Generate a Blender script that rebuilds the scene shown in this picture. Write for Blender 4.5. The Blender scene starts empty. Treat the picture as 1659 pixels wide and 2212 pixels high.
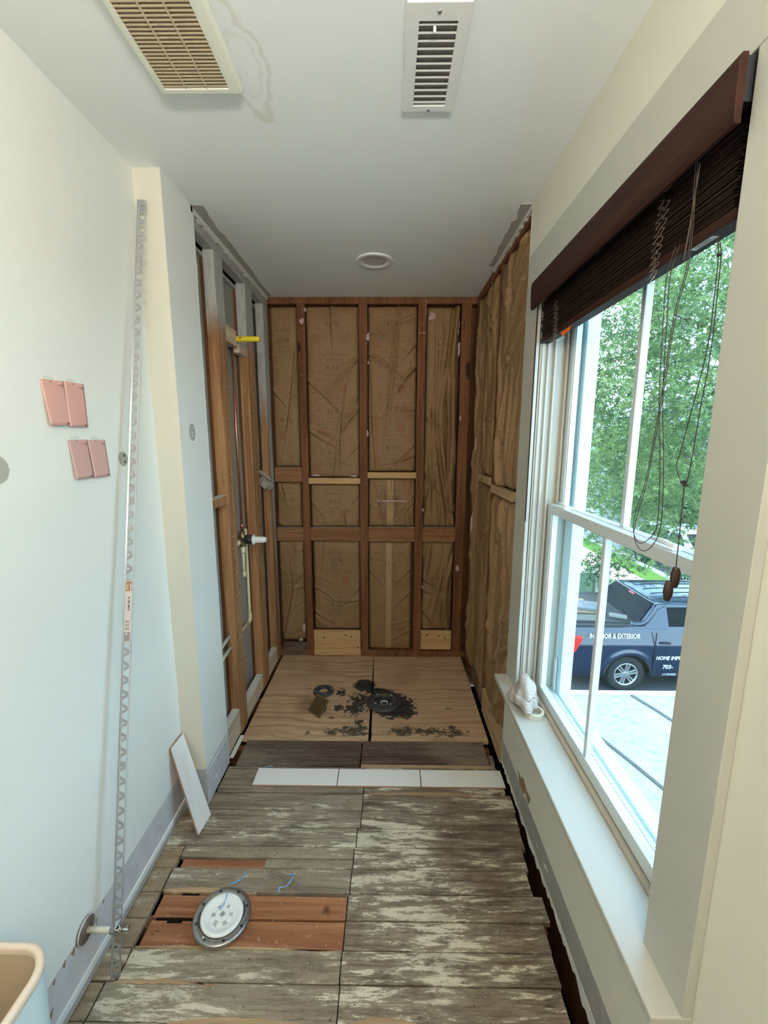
import bpy, math, random
from mathutils import Vector, Matrix, noise
PI = math.pi
rnd = random.Random(11)
scene = bpy.context.scene
COL = scene.collection
# ---------------------------------------------------------------- camera
CAMH = 1.5711
R0 = Vector((0.99992876, 0.01163177, 0.00267892)); U0 = Vector((-0.00458678, 0.16723966, 0.9859056)); F0 = Vector((-0.01101981, 0.98584765, -0.1672811))
cd = bpy.data.cameras.new('camera'); cam = bpy.data.objects.new('camera', cd); COL.objects.link(cam)
cam.matrix_world = Matrix(((R0.x, U0.x, -F0.x, 0), (R0.y, U0.y, -F0.y, 0), (R0.z, U0.z, -F0.z, CAMH), (0, 0, 0, 1)))
cd.sensor_fit = 'VERTICAL'; cd.sensor_height = 36.0; cd.lens = 907.08 / 2212 * 36.0
cd.clip_start = 0.02; cd.clip_end = 400
scene.camera = cam
# ---------------------------------------------------------------- world, sun, added fill light, exposure
w = bpy.data.worlds.new('sky'); scene.world = w; w.use_nodes = True
nt = w.node_tree; nt.nodes.clear()
wo = nt.nodes.new('ShaderNodeOutputWorld'); wb = nt.nodes.new('ShaderNodeBackground'); tc = nt.nodes.new('ShaderNodeTexCoord')
sx = nt.nodes.new('ShaderNodeSeparateXYZ'); nt.links.new(tc.outputs['Generated'], sx.inputs[0])
gr = nt.nodes.new('ShaderNodeValToRGB'); nt.links.new(sx.outputs['Z'], gr.inputs[0])
gr.color_ramp.elements[0].position = 0.0; gr.color_ramp.elements[0].color = (0.42, 0.74, 1.0, 1)
gr.color_ramp.elements[1].position = 0.7; gr.color_ramp.elements[1].color = (0.34, 0.62, 1.0, 1)
cn = nt.nodes.new('ShaderNodeTexNoise'); cn.inputs['Scale'].default_value = 3.0; cn.inputs['Detail'].default_value = 5; nt.links.new(tc.outputs['Generated'], cn.inputs['Vector'])
cr = nt.nodes.new('ShaderNodeValToRGB'); nt.links.new(cn.outputs[0], cr.inputs[0])
cr.color_ramp.elements[0].position = 0.40; cr.color_ramp.elements[1].position = 0.58
mx = nt.nodes.new('ShaderNodeMix'); mx.data_type = 'RGBA'; nt.links.new(cr.outputs[0], mx.inputs[0]); nt.links.new(gr.outputs[0], mx.inputs[6]); mx.inputs[7].default_value = (0.68, 0.89, 1.0, 1)
nt.links.new(mx.outputs[2], wb.inputs[0]); wb.inputs[1].default_value = 6.0; nt.links.new(wb.outputs[0], wo.inputs[0])
sd = bpy.data.lights.new('sun', 'SUN'); sd.energy = 3.6; sd.angle = 0.009; sd.color = (1.0, 0.96, 0.88)
so = bpy.data.objects.new('sun', sd); COL.objects.link(so)
so.rotation_euler = Vector((-0.06, 0.42, 0.90)).to_track_quat('Z', 'Y').to_euler()
ld = bpy.data.lights.new('fill_light', 'AREA'); ld.energy = 62; ld.color = (1.0, 0.945, 0.84); ld.shape = 'RECTANGLE'; ld.size = 0.7; ld.size_y = 0.2  # unseen fill light added behind the camera to brighten the room
lo = bpy.data.objects.new('fill_light', ld); COL.objects.link(lo); lo.location = (0.18, -0.85, 1.95)
lo.rotation_euler = Vector((0.10, -0.36, -0.93)).to_track_quat('Z', 'Y').to_euler()
scene.view_settings.view_transform = 'Standard'; scene.view_settings.look = 'None'
scene.view_settings.exposure = 0.0; scene.view_settings.gamma = 1.0; scene.view_settings.use_curve_mapping = False

# ---------------------------------------------------------------- helpers
class MB:
    def __init__(s): s.v = []; s.f = []
    def add(s, vs, fs):
        n = len(s.v); s.v += [tuple(v) for v in vs]; s.f += [tuple(i + n for i in f) for f in fs]; return s
    def box(s, x0, x1, y0, y1, z0, z1):
        return s.add([(x0, y0, z0), (x1, y0, z0), (x1, y1, z0), (x0, y1, z0), (x0, y0, z1), (x1, y0, z1), (x1, y1, z1), (x0, y1, z1)],
                     [(0, 3, 2, 1), (4, 5, 6, 7), (0, 1, 5, 4), (1, 2, 6, 5), (2, 3, 7, 6), (3, 0, 4, 7)])
    def hexa(s, P):
        return s.add(P, [(0, 3, 2, 1), (4, 5, 6, 7), (0, 1, 5, 4), (1, 2, 6, 5), (2, 3, 7, 6), (3, 0, 4, 7)])
    def obox(s, c, a, b, d):      # centre and three half vectors
        c, a, b, d = Vector(c), Vector(a), Vector(b), Vector(d)
        return s.hexa([c - a - b - d, c + a - b - d, c + a + b - d, c - a + b - d, c - a - b + d, c + a - b + d, c + a + b + d, c - a + b + d])
    def tube(s, path, r, n=8, close=False):
        P = [Vector(p) for p in path]; m = len(P); rings = []; prev = None
        for i, p in enumerate(P):
            if close: t = P[(i + 1) % m] - P[i - 1]
            else: t = P[min(i + 1, m - 1)] - P[max(i - 1, 0)]
            if t.length < 1e-9: t = Vector((0, 0, 1))
            t.normalize()
            if prev is None: prev = t.orthogonal().normalized()
            a = prev - t * prev.dot(t); a = a.normalized() if a.length > 1e-6 else t.orthogonal().normalized(); prev = a
            b = t.cross(a); rr = r[i] if isinstance(r, (list, tuple)) else r
            rings.append([p + a * math.cos(2 * PI * k / n) * rr + b * math.sin(2 * PI * k / n) * rr for k in range(n)])
        vs = [v for g in rings for v in g]; fs = []
        for i in range(m if close else m - 1):
            j = (i + 1) % m
            for k in range(n): fs.append((i * n + k, i * n + (k + 1) % n, j * n + (k + 1) % n, j * n + k))
        if not close: fs.append(tuple(range(n - 1, -1, -1))); fs.append(tuple(range((m - 1) * n, m * n)))
        return s.add(vs, fs)
    def lathe(s, prof, c=(0, 0, 0), ax=(0, 0, 1), n=32, sx=1.0, sy=1.0):   # prof = (radius, height)
        c = Vector(c); ax = Vector(ax).normalized(); a = ax.orthogonal().normalized(); b = ax.cross(a); vs = []; fs = []
        for r, h in prof:
            for k in range(n): vs.append(c + ax * h + a * math.cos(2 * PI * k / n) * r * sx + b * math.sin(2 * PI * k / n) * r * sy)
        for i in range(len(prof) - 1):
            for k in range(n): fs.append((i * n + k, i * n + (k + 1) % n, (i + 1) * n + (k + 1) % n, (i + 1) * n + k))
        return s.add(vs, fs)
    def prism(s, poly, axis, a0, a1):   # poly in the two other axes
        n = len(poly); vs = []
        for a in (a0, a1):
            for p, q in poly: vs.append({'x': (a, p, q), 'y': (p, a, q), 'z': (p, q, a)}[axis])
        fs = [tuple(range(n)), tuple(range(2 * n - 1, n - 1, -1))] + [(i, i + n, (i + 1) % n + n, (i + 1) % n) for i in range(n)]
        return s.add(vs, fs)
    def grid(s, fn, nu, nv):
        vs = [fn(i / nu, j / nv) for j in range(nv + 1) for i in range(nu + 1)]
        fs = [(j * (nu + 1) + i, j * (nu + 1) + i + 1, (j + 1) * (nu + 1) + i + 1, (j + 1) * (nu + 1) + i) for j in range(nv) for i in range(nu)]
        return s.add(vs, fs)
    def build(s, name, mat=None, parent=None, bevel=0, smooth=False, fix=True, solid=0, segs=2):
        me = bpy.data.meshes.new(name); me.from_pydata([tuple(v) for v in s.v], [], s.f); me.update()
        if fix:
            import bmesh
            bm = bmesh.new(); bm.from_mesh(me); bmesh.ops.recalc_face_normals(bm, faces=bm.faces); bm.to_mesh(me); bm.free()
        o = bpy.data.objects.new(name, me); COL.objects.link(o)
        if mat: me.materials.append(mat)
        if parent: o.parent = parent; o.matrix_parent_inverse = parent.matrix_basis.inverted()
        if smooth:
            for p in me.polygons: p.use_smooth = True
        if solid:
            md = o.modifiers.new('solid', 'SOLIDIFY'); md.thickness = solid; md.offset = -1
        if bevel:
            md = o.modifiers.new('bevel', 'BEVEL'); md.width = bevel; md.segments = segs; md.limit_method = 'ANGLE'; md.angle_limit = 0.7
        return o
def B(*a): return MB().box(*a)
def empty(name, loc=(0, 0, 0)):
    o = bpy.data.objects.new(name, None); COL.objects.link(o); o.location = loc; o.empty_display_size = 0.05; return o
def tag(o, label=None, cat=None, group=None, kind=None):
    if label: o['label'] = label
    if cat: o['category'] = cat
    if group: o['group'] = group
    if kind: o['kind'] = kind
    return o
def struct(name, loc=(0, 0, 0)): return tag(empty(name, loc), kind='structure')
def text(s, size, mat, parent, o, u, v, name='lettering', align='CENTER', sx=1.0, bold=0.0):
    cu = bpy.data.curves.new('t', 'FONT'); cu.body = s; cu.size = size; cu.align_x = align; cu.align_y = 'CENTER'; cu.offset = bold; cu.resolution_u = 2
    t = bpy.data.objects.new('t', cu); COL.objects.link(t)
    me = bpy.data.meshes.new_from_object(t.evaluated_get(bpy.context.evaluated_depsgraph_get()))
    o, u, v = Vector(o), Vector(u).normalized(), Vector(v).normalized()
    pts = [o + u * p.co.x * sx + v * p.co.y for p in me.vertices]
    fs = [tuple(p.vertices) for p in me.polygons]
    bpy.data.objects.remove(t); bpy.data.curves.remove(cu)
    if parent == 'raw': return pts, fs
    return MB().add(pts, fs).build(name, mat, parent, fix=False)

# ---------------------------------------------------------------- material helper
class NM:
    def __init__(s, name):
        s.m = bpy.data.materials.new(name); s.m.use_nodes = True; s.t = s.m.node_tree; s.b = s.t.nodes['Principled BSDF']
        s.pos = s.t.nodes.new('ShaderNodeNewGeometry').outputs['Position']
    def n(s, typ, **k):
        x = s.t.nodes.new(typ)
        for a, b in k.items(): setattr(x, a, b)
        return x
    def l(s, a, b): s.t.links.new(a, b)
    def setv(s, sock, val):
        if hasattr(val, 'is_output'): s.l(val, sock)
        else: sock.default_value = val
    def math(s, op, a, b=0.0, clamp=False):
        x = s.n('ShaderNodeMath', operation=op, use_clamp=clamp); s.setv(x.inputs[0], a); s.setv(x.inputs[1], b); return x.outputs[0]
    def coord(s, scale=(1, 1, 1), rot=(0, 0, 0), rand=0.0):
        mp = s.n('ShaderNodeMapping'); s.l(s.pos, mp.inputs[0]); mp.inputs['Scale'].default_value = scale; mp.inputs['Rotation'].default_value = rot
        if rand:
            oi = s.n('ShaderNodeObjectInfo'); sc = s.n('ShaderNodeVectorMath', operation='SCALE'); cx = s.n('ShaderNodeCombineXYZ')
            r = s.math('MULTIPLY', oi.outputs['Random'], rand)
            for i in range(3): s.l(r, cx.inputs[i])
            s.l(cx.outputs[0], mp.inputs['Location'])
        return mp.outputs[0]
    def noise(s, co, scale=5, detail=4, rough=0.5, dist=0.0):
        x = s.n('ShaderNodeTexNoise'); s.l(co, x.inputs['Vector']); x.inputs['Scale'].default_value = scale; x.inputs['Detail'].default_value = detail
        x.inputs['Roughness'].default_value = rough; x.inputs['Distortion'].default_value = dist; return x.outputs[0]
    def step(s, v, lo, hi):
        x = s.n('ShaderNodeMapRange'); x.interpolation_type = 'SMOOTHSTEP'; s.l(v, x.inputs[0]); x.inputs[1].default_value = lo; x.inputs[2].default_value = hi; return x.outputs[0]
    def mix(s, f, a, b):
        x = s.n('ShaderNodeMix', data_type='RGBA'); s.setv(x.inputs[0], f)
        for i, c in ((6, a), (7, b)):
            if hasattr(c, 'is_output'): s.l(c, x.inputs[i])
            else: x.inputs[i].default_value = (*c, 1)
        return x.outputs[2]
    def xyz(s):
        x = s.n('ShaderNodeSeparateXYZ'); s.l(s.pos, x.inputs[0]); return x.outputs
    def dist(s, p, sc=(1, 1, 1)):
        mp = s.n('ShaderNodeMapping'); s.l(s.pos, mp.inputs[0]); mp.inputs['Location'].default_value = [-a * b for a, b in zip(p, sc)]; mp.inputs['Scale'].default_value = sc
        x = s.n('ShaderNodeVectorMath', operation='LENGTH'); s.l(mp.outputs[0], x.inputs[0]); return x.outputs['Value']
    def bump(s, h, strength=0.3, d=0.002):
        x = s.n('ShaderNodeBump'); s.l(h, x.inputs['Height']); x.inputs['Strength'].default_value = strength; x.inputs['Distance'].default_value = d; s.l(x.outputs[0], s.b.inputs['Normal'])
    def out(s, col, rough=0.6, metal=0.0, spec=0.5, coat=0.0):
        if hasattr(col, 'is_output'): s.l(col, s.b.inputs['Base Color'])
        else: s.b.inputs['Base Color'].default_value = (*col, 1)
        s.setv(s.b.inputs['Roughness'], rough); s.b.inputs['Metallic'].default_value = metal; s.b.inputs['Specular IOR Level'].default_value = spec; s.b.inputs['Coat Weight'].default_value = coat
        return s.m
def plain(name, col, rough=0.5, metal=0.0, spec=0.5, coat=0.0, var=0.06, sc=40.0):
    q = NM(name); f = q.noise(q.coord(), sc, 3); c2 = [max(0, c * (1 - var * 2)) for c in col]
    return q.out(q.mix(f, c2, [c * (1 + var) for c in col]), rough, metal, spec, coat)
def wood(name, dark, light, ax='z', rough=0.75, gray=None, sc=1.0, knots=True, rand=7.0, gy=None):
    """gray = (lo, hi, x) : grey weathering that starts between those heights"""
    q = NM(name); k = {'x': (1.5, 28, 28), 'y': (28, 1.5, 28), 'z': (28, 28, 1.5)}[ax]
    g = q.noise(q.coord([a * sc for a in k], rand=rand), 1.0, 5, 0.6, 0.6); c = q.mix(q.step(g, 0.3, 0.7), dark, light)
    g2 = q.noise(q.coord([a * sc * 4 for a in k], rand=rand), 1.0, 3); c = q.mix(q.math('MULTIPLY', q.step(g2, 0.55, 0.75), 0.45), c, [a * 0.45 for a in dark])
    if knots:
        kn = q.noise(q.coord((9, 9, 5), rand=rand), 1.0, 1); c = q.mix(q.step(kn, 0.72, 0.78), c, [a * 0.3 for a in dark])
        ch = q.noise(q.coord((60, 60, 110), (0.5, 0.3, 0)), 1.0, 1); c = q.mix(q.math('MULTIPLY', q.step(ch, 0.68, 0.74), 0.25), c, (0.62, 0.50, 0.36))
    if gray:
        z = q.xyz()[2]; z = q.math('ADD', z, q.math('MULTIPLY', q.math('SUBTRACT', q.xyz()[1], gy[0]), gy[1])) if gy else z; no = q.noise(q.coord((14, 14, 5)), 1.0, 4); v = q.math('ADD', z, q.math('MULTIPLY', q.math('SUBTRACT', no, 0.5), gray[2]))
        gn = q.noise(q.coord((60, 60, 14)), 1.0, 4); gc = q.mix(gn, (0.26, 0.25, 0.23), (0.56, 0.55, 0.52))
        c = q.mix(q.step(v, gray[0], gray[1]), c, gc)
    q.bump(g2, 0.35, 0.0015); return q.out(c, rough, spec=0.25)

# wall paint: soft white, the strip where the old baseboard hid bare board is greyer
def wallmat(name, col, band=None, bcol=(0.52, 0.53, 0.56), patches=()):
    q = NM(name); n1 = q.noise(q.coord(), 90, 2); n0 = q.noise(q.coord(), 1.3, 2)
    c = q.mix(n0, [a * 0.985 for a in col], col); nb = q.noise(q.coord(), 18, 3)
    sp = q.noise(q.coord(), 34, 2, 0.5); c = q.mix(q.math('MULTIPLY', q.step(sp, 0.80, 0.86), 0.5), c, (0.35, 0.34, 0.32))
    if band:
        v = q.math('ADD', q.xyz()[2], q.math('MULTIPLY', q.math('SUBTRACT', nb, 0.5), 0.006))
        c = q.mix(q.step(v, band + 0.002, band), c, q.mix(q.step(nb, 0.35, 0.7), bcol, [a * 0.9 for a in bcol]))
        sc = q.noise(q.coord((30, 12, 30)), 1.0, 3); m = q.math('MULTIPLY', q.step(sc, 0.66, 0.72), q.step(v, band, band - 0.004)); c = q.mix(m, c, (0.82, 0.84, 0.86))
    q.bump(n1, 0.06, 0.001); return q.out(c, 0.62, spec=0.35)
WALL = wallmat('white_wall_paint', (0.82, 0.81, 0.76))
WALL_L = wallmat('left_wall_paint', (0.80, 0.82, 0.775), 0.176, (0.60, 0.59, 0.60))
WALL_J = wallmat('beige_return_paint', (0.67, 0.645, 0.555), 0.176, (0.40, 0.40, 0.41))
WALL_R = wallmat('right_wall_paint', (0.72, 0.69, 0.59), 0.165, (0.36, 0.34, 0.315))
def ceilmat():
    q = NM('ceiling_paint'); c = (0.86, 0.88, 0.865)
    d = q.dist((-0.36, 1.20, 2.48), (1.35, 0.45, 1)); no = q.noise(q.coord(), 14, 4); v = q.math('ADD', d, q.math('MULTIPLY', q.math('SUBTRACT', no, 0.5), 0.07))
    ring = q.math('MULTIPLY', q.step(v, 0.060, 0.068), q.step(v, 0.082, 0.070)); ring2 = q.math('MULTIPLY', q.step(v, 0.036, 0.041), q.step(v, 0.052, 0.043))
    c = q.mix(q.math('MULTIPLY', ring, 0.45), c, (0.66, 0.62, 0.50)); c = q.mix(q.math('MULTIPLY', ring2, 0.28), c, (0.68, 0.64, 0.52))
    q.bump(q.noise(q.coord(), 80, 2), 0.05, 0.001); return q.out(c, 0.6, spec=0.3)
CEIL = ceilmat()
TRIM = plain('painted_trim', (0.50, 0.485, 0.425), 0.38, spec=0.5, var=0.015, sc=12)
VINYL = plain('white_window_vinyl', (0.66, 0.70, 0.70), 0.30, spec=0.5, var=0.015, sc=12)
DIRTYTRIM = plain('stained_track_paint', (0.52, 0.44, 0.34), 0.5, var=0.12, sc=25)
STUDB = wood('old_stud_wood', (0.135, 0.052, 0.022), (0.235, 0.10, 0.042))
STUDL = wood('lit_stud_wood', (0.26, 0.12, 0.05), (0.47, 0.25, 0.115), gray=(2.02, 2.18, 0.12))  # left studs lightened: the stronger light on them is put into the wood colour
STUD3 = wood('dusty_stud_wood', (0.26, 0.12, 0.05), (0.45, 0.24, 0.11), gray=(1.62, 1.95, 0.5), gy=(2.79, 18))
STUDX = wood('dark_framing_wood', (0.12, 0.05, 0.02), (0.20, 0.09, 0.04))
PLATEG = plain('grey_plate_wood', (0.40, 0.40, 0.38), 0.8, var=0.18, sc=30)
BLOCKH = wood('horizontal_block_wood', (0.20, 0.085, 0.035), (0.32, 0.155, 0.07), 'x')
PINE = wood('fresh_pine', (0.50, 0.30, 0.13), (0.62, 0.40, 0.19), 'x', knots=True)
PINEY = wood('base_block_pine', (0.48, 0.36, 0.24), (0.66, 0.54, 0.40), 'y')
PAPER = plain('grey_board_paper', (0.33, 0.30, 0.26), 0.85, var=0.05, sc=20)
TORN = plain('torn_paper', (0.42, 0.40, 0.36), 0.9, var=0.08, sc=50)
GYP = plain('gypsum_edge', (0.72, 0.70, 0.63), 0.9, var=0.12, sc=120)
DARK = plain('dark_void', (0.012, 0.010, 0.008), 0.95, spec=0.0)
BROWNP = plain('brown_torn_board', (0.30, 0.20, 0.11), 0.9, var=0.2, sc=60)
# insulation
def kraftmat():
    q = NM('kraft_paper'); a = q.noise(q.coord(), 160, 3, 0.7); b = q.noise(q.coord(), 6, 3); c = q.mix(q.step(a, 0.3, 0.7), (0.215, 0.120, 0.052), (0.345, 0.210, 0.102))
    c = q.mix(q.math('MULTIPLY', q.step(b, 0.5, 0.8), 0.5), c, (0.19, 0.105, 0.044)); ln = q.xyz()[2]
    q.bump(q.noise(q.coord(), 240, 2), 0.25, 0.001); return q.out(c, 0.62, spec=0.35)
KRAFT = kraftmat(); INK = plain('faded_ink', (0.15, 0.085, 0.04), 0.8); REDINK = plain('faded_red_ink', (0.30, 0.145, 0.065), 0.8, var=0.15, sc=200)
TAPEK = plain('tan_paper_strip', (0.42, 0.27, 0.13), 0.6)
PINK = plain('pink_fiberglass', (0.62, 0.40, 0.38), 0.95, var=0.2, sc=200)
# floor boards
def plankmat(name, dark, light, paint, lo, rough=0.75):
    q = NM(name); g = q.noise(q.coord((2.2, 55, 10), rand=9), 1.0, 6, 0.65, 0.5); c = q.mix(q.step(g, 0.25, 0.75), dark, light)
    b = q.noise(q.coord((1.6, 3, 1)), 1.0, 3); c = q.mix(q.math('MULTIPLY', q.step(b, 0.40, 0.65), 0.55 if lo > .55 else .22), c, (0.30, 0.25, 0.185))
    g3 = q.noise(q.coord((5, 150, 10), rand=9), 1.0, 3); c = q.mix(q.math('MULTIPLY', q.step(g3, 0.56, 0.7), 0.5), c, [a * 0.35 for a in dark])
    if paint:
        n1 = q.noise(q.coord((4.6, 33, 5)), 1.0, 10, 0.80, 0.35); n2 = q.noise(q.coord((1.7, 2.6, 1)), 1.0, 2); n3 = q.noise(q.coord((20, 120, 20)), 1.0, 3, 0.6)
        v = q.math('ADD', q.math('ADD', n1, q.math('MULTIPLY', q.math('SUBTRACT', n2, 0.5), 0.55)), q.math('MULTIPLY', q.math('SUBTRACT', n3, 0.5), 0.16))
        m = q.step(v, lo, lo + 0.03); c = q.mix(m, c, q.mix(n3, (0.50, 0.44, 0.33), (0.66, 0.60, 0.47)))
        sm = q.math('MULTIPLY', q.step(v, lo - 0.14, lo), 0.35); c = q.mix(q.math('MULTIPLY', sm, q.math('SUBTRACT', 1.0, m)), c, (0.42, 0.37, 0.28))
    mt = q.noise(q.coord((4.5, 9, 4), rand=5), 1.0, 6, 0.7, 0.6); c = q.mix(q.math('MULTIPLY', q.step(mt, 0.50, 0.72), 0.62), c, [a * 0.55 for a in dark]); sp = q.noise(q.coord((70, 110, 60)), 1.0, 3, .7); c = q.mix(q.math('MULTIPLY', q.step(sp, .60, .68), .55), c, [a * .5 for a in dark]); c = q.mix(q.math('MULTIPLY', q.step(sp, .34, .27), .5), c, (0.55, 0.49, 0.38))
    q.bump(g3, 0.5, 0.003); return q.out(c, rough, spec=0.25)
PL_R = plankmat('painted_worn_board', (0.075, 0.050, 0.034), (0.205, 0.145, 0.10), True, 0.515)
PL_L = plankmat('grey_worn_board', (0.115, 0.085, 0.06), (0.31, 0.245, 0.175), True, 0.575)
PL_D = plankmat('dark_worn_board', (0.055, 0.036, 0.026), (0.155, 0.105, 0.075), True, 0.80)
PL_RED = wood('red_bare_board', (0.24, 0.095, 0.045), (0.38, 0.175, 0.09), 'x', knots=True)
PL_G = plankmat('honey_board_end', (0.15, 0.095, 0.05), (0.36, 0.25, 0.14), True, 0.61)
LITEDGE = wood('light_split_edge', (0.30, 0.19, 0.10), (0.46, 0.32, 0.19), 'x', knots=False)
def plymat():
    q = NM('plywood'); wv = q.n('ShaderNodeTexWave', wave_type='BANDS', bands_direction='Y'); q.l(q.coord((0.35, 1.0, 1), rand=3), wv.inputs['Vector'])
    wv.inputs['Scale'].default_value = 5.5; wv.inputs['Distortion'].default_value = 14; wv.inputs['Detail'].default_value = 2; wv.inputs['Detail Scale'].default_value = 0.9; wv.inputs['Detail Roughness'].default_value = 0.5
    fg_ = q.noise(q.coord((3, 60, 3), rand=3), 1.0, 5, .65); ptc = q.noise(q.coord((1.5, 5, 1), rand=3), 1.0, 3)
    c = q.mix(q.step(fg_, 0.3, 0.7), (0.44, 0.285, 0.17), (0.58, 0.40, 0.25)); c = q.mix(q.math('MULTIPLY', q.math('MULTIPLY', q.step(wv.outputs['Fac'], 0.6, 1.0), q.step(ptc, .4, .6)), .55), c, (0.26, 0.145, 0.07))
    b = q.noise(q.coord(), 3, 3); c = q.mix(q.math('MULTIPLY', q.step(b, 0.5, 0.75), 0.4), c, (0.25, 0.14, 0.07))
    kn = q.noise(q.coord((7, 14, 7)), 1.0, 1); c = q.mix(q.math('MULTIPLY', q.step(kn, 0.74, 0.79), 0.8), c, (0.18, 0.09, 0.04))
    # splashes of black roofing mastic left around the drain and along the front edge
    nf = q.noise(q.coord(), 38, 5, 0.7); nb = q.noise(q.coord((22, 34, 8)), 1.0, 5, 0.68)
    black = q.mix(q.step(nf, .3, .75), (0.010, 0.010, 0.010), (0.075, 0.065, 0.055)); tot = None
    for (px, py, sx_, sy_, r, k) in ((0.035, 2.295, 1, 1, 0.125, 0.20), (-0.15, 2.50, 1, 1, 0.075, 0.09), (-0.17, 2.34, 1, 0.8, 0.06, 0.34), (-0.07, 2.44, 0.8, 2.2, 0.08, 0.15), (-0.20, 2.26, 1, 1, 0.06, 0.3), (0.10, 2.24, 1, 1, 0.07, 0.2), (-0.30, 2.42, 1, 1, 0.035, 0.2), (-0.29, 2.27, 1, 1, 0.03, 0.2), (-0.16, 2.13, 1, 1, 0.03, 0.3)):
        d = q.dist((px, py, 0), (sx_, sy_, 0)); v = q.math('ADD', q.math('SUBTRACT', r, d), q.math('MULTIPLY', q.math('SUBTRACT', nf, 0.5), k)); m = q.step(v, 0.0, 0.012); tot = m if tot is None else q.math('MAXIMUM', tot, m)
    for (px, py, sx_, sy_, r, k) in ((-0.31, 2.055, 0.75, 1.1, 0.035, 0.05), (-0.18, 2.065, 0.55, 1.0, 0.052, 0.05), (-0.43, 2.04, 1, 0.8, 0.018, 0.06), (0.08, 2.065, 0.6, 1.3, 0.048, 0.06), (0.22, 2.07, 0.5, 1.3, 0.045, 0.08), (0.36, 2.07, 0.8, 1.0, 0.045, 0.10), (0.30, 2.04, 0.4, 1.3, 0.02, 0.1), (-0.62, 2.03, 0.5, 1.2, 0.012, 0.05)):
        d = q.dist((px, py, 0), (sx_, sy_, 0)); v = q.math('ADD', q.math('SUBTRACT', r, d), q.math('MULTIPLY', q.math('SUBTRACT', nb, 0.5), k * 2.6)); m = q.math('MULTIPLY', q.math('MULTIPLY', q.step(v, 0.0, 0.016), q.step(nf, .34, .5)), 0.92); tot = q.math('MAXIMUM', tot, m)
    c = q.mix(tot, c, black)
    ru = q.dist((-0.50, 2.30, 0), (1, 0.7, 0)); c = q.mix(q.math('MULTIPLY', q.step(q.math('ADD', ru, q.math('MULTIPLY', nf, 0.05)), 0.12, 0.03), 0.55), c, (0.17, 0.085, 0.03))
    q.bump(wv.outputs['Fac'], 0.1, 0.001); return q.out(c, 0.75, spec=0.25)
PLY = plymat()
# metals, plastics, stains
TILE = plain('white_glazed_tile', (0.80, 0.79, 0.76), 0.12, spec=0.5, var=0.01, sc=6)
TILEB = plain('terracotta_tile_body', (0.42, 0.24, 0.17), 0.8)
ALU = plain('anodised_aluminium', (0.72, 0.72, 0.73), 0.28, metal=0.9, var=0.03)
CHROME = plain('worn_chrome', (0.72, 0.73, 0.74), 0.16, metal=1.0, var=0.06)
STEEL = plain('galvanised_steel', (0.40, 0.39, 0.37), 0.34, metal=0.85, var=0.15, sc=60)
COPPER = plain('copper_pipe', (0.62, 0.25, 0.12), 0.30, metal=0.9, var=0.15, sc=50)
BRASS = plain('aged_brass', (0.30, 0.21, 0.10), 0.42, metal=0.75, var=0.25, sc=80)
BRONZE = plain('bronze_grate', (0.33, 0.22, 0.10), 0.40, metal=0.7, var=0.2, sc=80)
CPVC = plain('cream_plastic_pipe', (0.74, 0.66, 0.44), 0.4, var=0.04)
WPLA = plain('white_plastic', (0.80, 0.82, 0.80), 0.35, var=0.02)
GPLA = plain('grey_recess_plastic', (0.42, 0.44, 0.43), 0.5)
BPLA = plain('black_plastic', (0.022, 0.022, 0.024), 0.45)
BLKR = plain('blue_black_plastic', (0.045, 0.055, 0.065), 0.45, var=0.15)
DRAINM = plain('charcoal_drain_plastic', (0.060, 0.058, 0.056), 0.5, var=0.2, sc=30)
YEL = plain('yellow_tape', (0.85, 0.66, 0.03), 0.45, var=0.06, sc=50)
VEN = wood('dark_walnut_stain', (0.028, 0.011, 0.008), (0.052, 0.021, 0.014), 'y', rough=0.5, knots=False)
VEN.node_tree.nodes['Principled BSDF'].inputs['Specular IOR Level'].default_value = 0.12
VEN2 = plain('dark_slat_paint', (0.030, 0.017, 0.013), 0.6, spec=0.10, var=0.05)
CORD = plain('dark_brown_cord', (0.05, 0.035, 0.028), 0.8)
STRING = plain('taupe_ladder_string', (0.16, 0.115, 0.09), 0.85)
TASSEL = plain('walnut_tassel_wood', (0.05, 0.02, 0.01), 0.3, var=0.15)
FANP = plain('yellowed_fan_plastic', (0.80, 0.80, 0.68), 0.4, var=0.02, sc=6)
FAND = plain('dusty_fan_slots', (0.24, 0.16, 0.085), 0.9, var=0.2, sc=90)
FANS = plain('dusty_fan_slat', (0.62, 0.50, 0.34), 0.7, var=0.12, sc=90)
DUCT = plain('duct_inside', (0.15, 0.125, 0.11), 0.6, var=0.15)
REG = plain('register_white_enamel', (0.80, 0.80, 0.77), 0.35, var=0.02)
PCARD = plain('pink_card', (0.72, 0.40, 0.35), 0.55, var=0.02, sc=8)
PCARD2 = plain('dusty_pink_card', (0.62, 0.38, 0.35), 0.55, var=0.02, sc=8)
PRINTD = plain('dark_red_print', (0.13, 0.03, 0.03), 0.6)
CLEART = plain('clear_tape', (0.72, 0.76, 0.70), 0.2, var=0.01)
BISQ = plain('bisque_plastic', (0.70, 0.58, 0.46), 0.35, var=0.02, sc=8)
BISQI = plain('bisque_inside', (0.52, 0.40, 0.27), 0.6, var=0.03, sc=8)
LTBLUE = plain('light_blue_shell', (0.62, 0.76, 0.78), 0.35, var=0.01)
BLUES = plain('blue_plastic_strand', (0.16, 0.42, 0.80), 0.4)
WTAPE = plain('masking_tape', (0.62, 0.56, 0.45), 0.6, var=0.04)
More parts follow.
